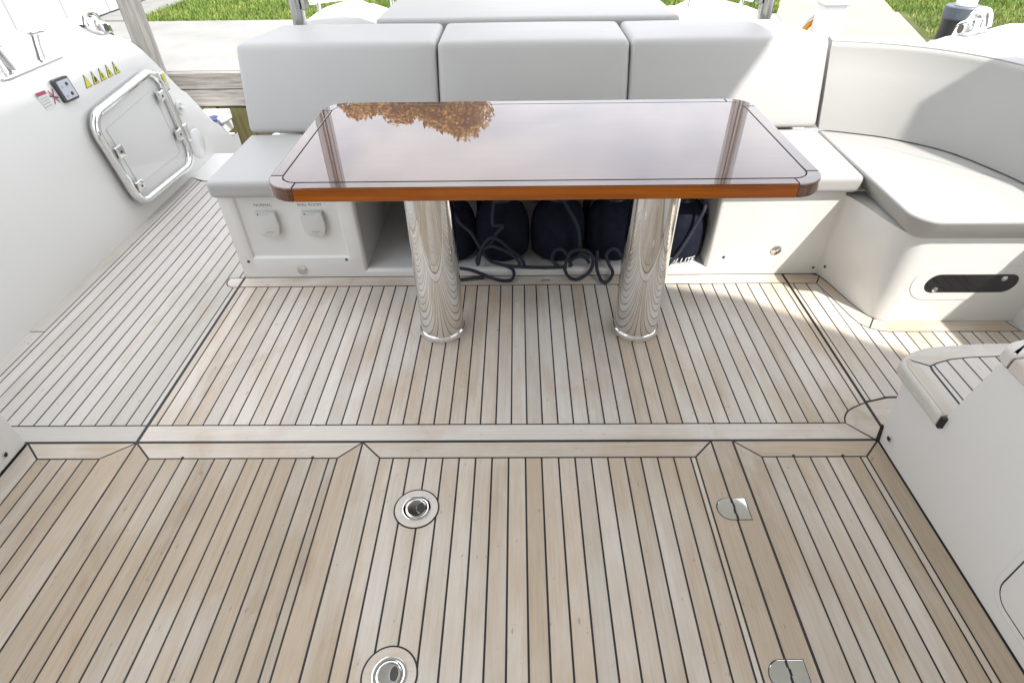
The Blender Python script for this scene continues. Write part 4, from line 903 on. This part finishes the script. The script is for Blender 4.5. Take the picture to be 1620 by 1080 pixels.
# ------------------------------------------------------------------ table
tb = thing('table', 'varnished mahogany table on two chrome pillars', 'table', (0.0625, 1.61, 0))
TX0, TX1, TY0, TY1, ZT, TH = -0.620, 0.745, 1.287, 1.933, 0.710, 0.036
BWt, RC = 0.034, 0.075
def corner_ring(cx, cy, a0):
    o_ = [(cx + RC * math.cos(a0 + PI / 2 * k / 10), cy + RC * math.sin(a0 + PI / 2 * k / 10)) for k in range(11)]
    i_ = [(cx + (RC - BWt) * math.cos(a0 + PI / 2 * k / 10), cy + (RC - BWt) * math.sin(a0 + PI / 2 * k / 10)) for k in range(10, -1, -1)]
    return o_ + i_
inner_o = round_poly([(TX0 + BWt, TY0 + BWt), (TX1 - BWt, TY0 + BWt), (TX1 - BWt, TY1 - BWt), (TX0 + BWt, TY1 - BWt)], RC - BWt, 10)
full_o = round_poly([(TX0, TY0), (TX1, TY0), (TX1, TY1), (TX0, TY1)], RC, 10)
mesh_obj('inlay', *prism(offset_poly(ccw(full_o), 0.004), ZT - TH + 0.003, ZT - 0.0006), 'inlay_black', tb)
mesh_obj('top_panel', *prism(offset_poly(ccw(inner_o), 0.0022), ZT - 0.010, ZT), 'mahogany_top', tb)
g = 0.0013
def edge_board(pts, mat):
    o_ = mesh_obj('edge_board', *slab(pts, ZT - TH, ZT, 0.0028, 3), mat, tb)
    o_.data.materials.append(MATS['mahogany_lit_side'])
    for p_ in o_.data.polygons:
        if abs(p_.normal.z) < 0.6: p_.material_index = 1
edge_board([(TX0 + RC + g, TY0), (TX1 - RC - g, TY0), (TX1 - RC - g, TY0 + BWt - 0.001), (TX0 + RC + g, TY0 + BWt - 0.001)], 'mahogany_x')
edge_board([(TX0 + RC + g, TY1 - BWt + 0.001), (TX1 - RC - g, TY1 - BWt + 0.001), (TX1 - RC - g, TY1), (TX0 + RC + g, TY1)], 'mahogany_x')
edge_board([(TX0, TY0 + RC + g), (TX0 + BWt - 0.001, TY0 + RC + g), (TX0 + BWt - 0.001, TY1 - RC - g), (TX0, TY1 - RC - g)], 'mahogany_y')
edge_board([(TX1 - BWt + 0.001, TY0 + RC + g), (TX1, TY0 + RC + g), (TX1, TY1 - RC - g), (TX1 - BWt + 0.001, TY1 - RC - g)], 'mahogany_y')
for cx_, cy_, a0 in ((TX1 - RC, TY1 - RC, 0), (TX0 + RC, TY1 - RC, PI / 2), (TX0 + RC, TY0 + RC, PI), (TX1 - RC, TY0 + RC, 3 * PI / 2)):
    mesh_obj('corner_block', *slab(corner_ring(cx_, cy_, a0), ZT - TH, ZT, 0.0028, 3), 'mahogany_corner', tb)
for x in (-0.276, 0.421):
    lg = mesh_obj('leg', *lathe([(0.077, 0.004), (0.077, ZT - TH - 0.001)], (x, 1.638, 0), 96), 'chrome', tb, True)
    mesh_obj('flange', *lathe([(0.0770, 0.020), (0.0800, 0.0195), (0.0822, 0.0165), (0.0825, 0.0125), (0.0838, 0.0095), (0.0848, 0.006), (0.0850, 0.0012), (0.0770, 0.0012)], (x, 1.638, 0), 96), 'chrome', lg, True)

# ------------------------------------------------------------------ stern posts, rails and mouldings
def stern_post(x, s, label):
    t = thing('support_post', label, 'post', (x, 3.0, 0.5), 'stern support posts')
    o_ = round_poly([(x - 0.026, 2.965), (x + 0.026, 2.965), (x + 0.026, 3.035), (x - 0.026, 3.035)], 0.018, 5)
    mesh_obj('tube', *prism(ccw(o_), 0.45, 2.32), 'steel_post', t, True, [0, 1])
    mesh_obj('top_arm', *tube(catmull([(x, 3.0, 2.30), (x, 2.97, 2.40), (x, 2.85, 2.43), (x, 2.10, 2.43)], 5), 0.024, 12), 'steel_satin', t, True)
    mesh_obj('side_channel', *bevel_box(x + s * 0.040 - 0.011, x + s * 0.040 + 0.011, 2.975, 3.02, 0.80, 2.30, 0.004, 2), 'steel_post', t)
stern_post(-1.012, 1, 'stainless support post behind the left back cushion')
stern_post(1.140, -1, 'stainless support post behind the right back cushion')
def moulding(pts, y0, y1, label):
    V, F = loft([[(x, y0, z) for x, z in pts], [(x, y1, z) for x, z in pts]])
    bm = bmesh.new(); bv = [bm.verts.new(p) for p in V]
    for q_ in F: bm.faces.new([bv[i] for i in q_])
    bmesh.ops.bevel(bm, geom=list(bm.edges), offset=0.02, segments=3, affect='EDGES', profile=0.5)
    bm.verts.index_update(); V = [tuple(v.co) for v in bm.verts]; F = [tuple(v.index for v in f.verts) for f in bm.faces]; bm.free()
    t = thing('stern_moulding', label, 'moulding', ((pts[0][0] + pts[-1][0]) / 2, (y0 + y1) / 2, -0.4), 'white stern quarter mouldings')
    mesh_obj('shell', V, F, 'gelcoat', t, True); return t
ml = moulding([(-1.30, -0.39), (-1.30, 0.575), (-1.24, 0.612), (-1.17, 0.64), (-1.05, 0.672), (-0.94, 0.675), (-0.895, 0.632), (-0.80, 0.624), (-0.66, 0.622), (-0.66, -0.39)], 3.62, 4.05, 'white stern moulding with rail, left of the sun pad')
mr = moulding([(0.80, -0.39), (0.80, 0.618), (0.98, 0.620), (1.05, 0.628), (1.10, 0.664), (1.20, 0.664), (1.41, 0.615), (1.53, 0.577), (1.66, 0.522), (1.80, 0.47), (1.80, -0.39)], 3.62, 4.05, 'white stern moulding with rail, right of the sun pad')
mesh_obj('rail', *tube(catmull([(-1.20, 3.80, 0.702), (-1.10, 3.80, 0.714), (-0.85, 3.80, 0.74), (-0.60, 3.80, 0.78)], 5), 0.015, 12), 'chrome', ml, True)
mesh_obj('rail_foot', *tube([(-1.152, 3.80, 0.63), (-1.154, 3.80, 0.70)], 0.0125, 12), 'chrome', ml, True)
mesh_obj('rail', *tube(catmull([(1.36, 3.80, 0.690), (1.25, 3.80, 0.708), (1.02, 3.80, 0.742), (0.80, 3.80, 0.78)], 5), 0.015, 12), 'chrome', mr, True)
mesh_obj('rail_foot', *tube([(1.296, 3.80, 0.63), (1.30, 3.80, 0.70)], 0.0125, 12), 'chrome', mr, True)
mesh_obj('rail_foot', *tube([(0.995, 3.80, 0.60), (0.995, 3.80, 0.745)], 0.0125, 12), 'chrome', mr, True)
mesh_obj('rail_foot', *tube([(-0.72, 3.80, 0.60), (-0.72, 3.80, 0.758)], 0.0125, 12), 'chrome', ml, True)

# ------------------------------------------------------------------ overhang above the cockpit and cabin behind the camera
ht = thing('hardtop', 'white overhang that shades the cockpit from above', 'roof', (0, 1.2, 2.35))
ho = round_poly([(-1.20, -0.95), (2.57, -0.95), (2.57, -0.05), (2.02, 0.35), (1.62, 0.47), (1.64, 0.85), (1.75, 1.40), (1.82, 1.65), (1.70, 2.62), (-1.20, 2.62)], [0.05, 0.05, 0.1, 0.1, 0.15, 0.3, 0.3, 0.3, 0.25, 0.25], 8)
mesh_obj('shell', *slab(ho, 2.35, 2.50, 0.05, 4), 'gelcoat', ht, True)
cb = thing('cabin', 'white cabin bulkhead with two door leaves behind the viewer', 'cabin', (0, -0.85, 0))
mesh_obj('sill', *box(-1.9, 1.9, -0.95, -0.72, 0.001, 0.12), 'gelcoat', cb)
for x0, x1 in ((-1.9, -1.5), (-0.05, 0.03), (1.45, 1.9)):
    mesh_obj('pillar', *box(x0, x1, -0.94, -0.74, 0.121, 2.349), 'gelcoat', cb)
for x0, x1 in ((-1.499, -0.051), (0.031, 1.449)):
    mesh_obj('door_leaf', *box(x0, x1, -0.86, -0.84, 0.121, 2.349), 'wall_paint', cb)
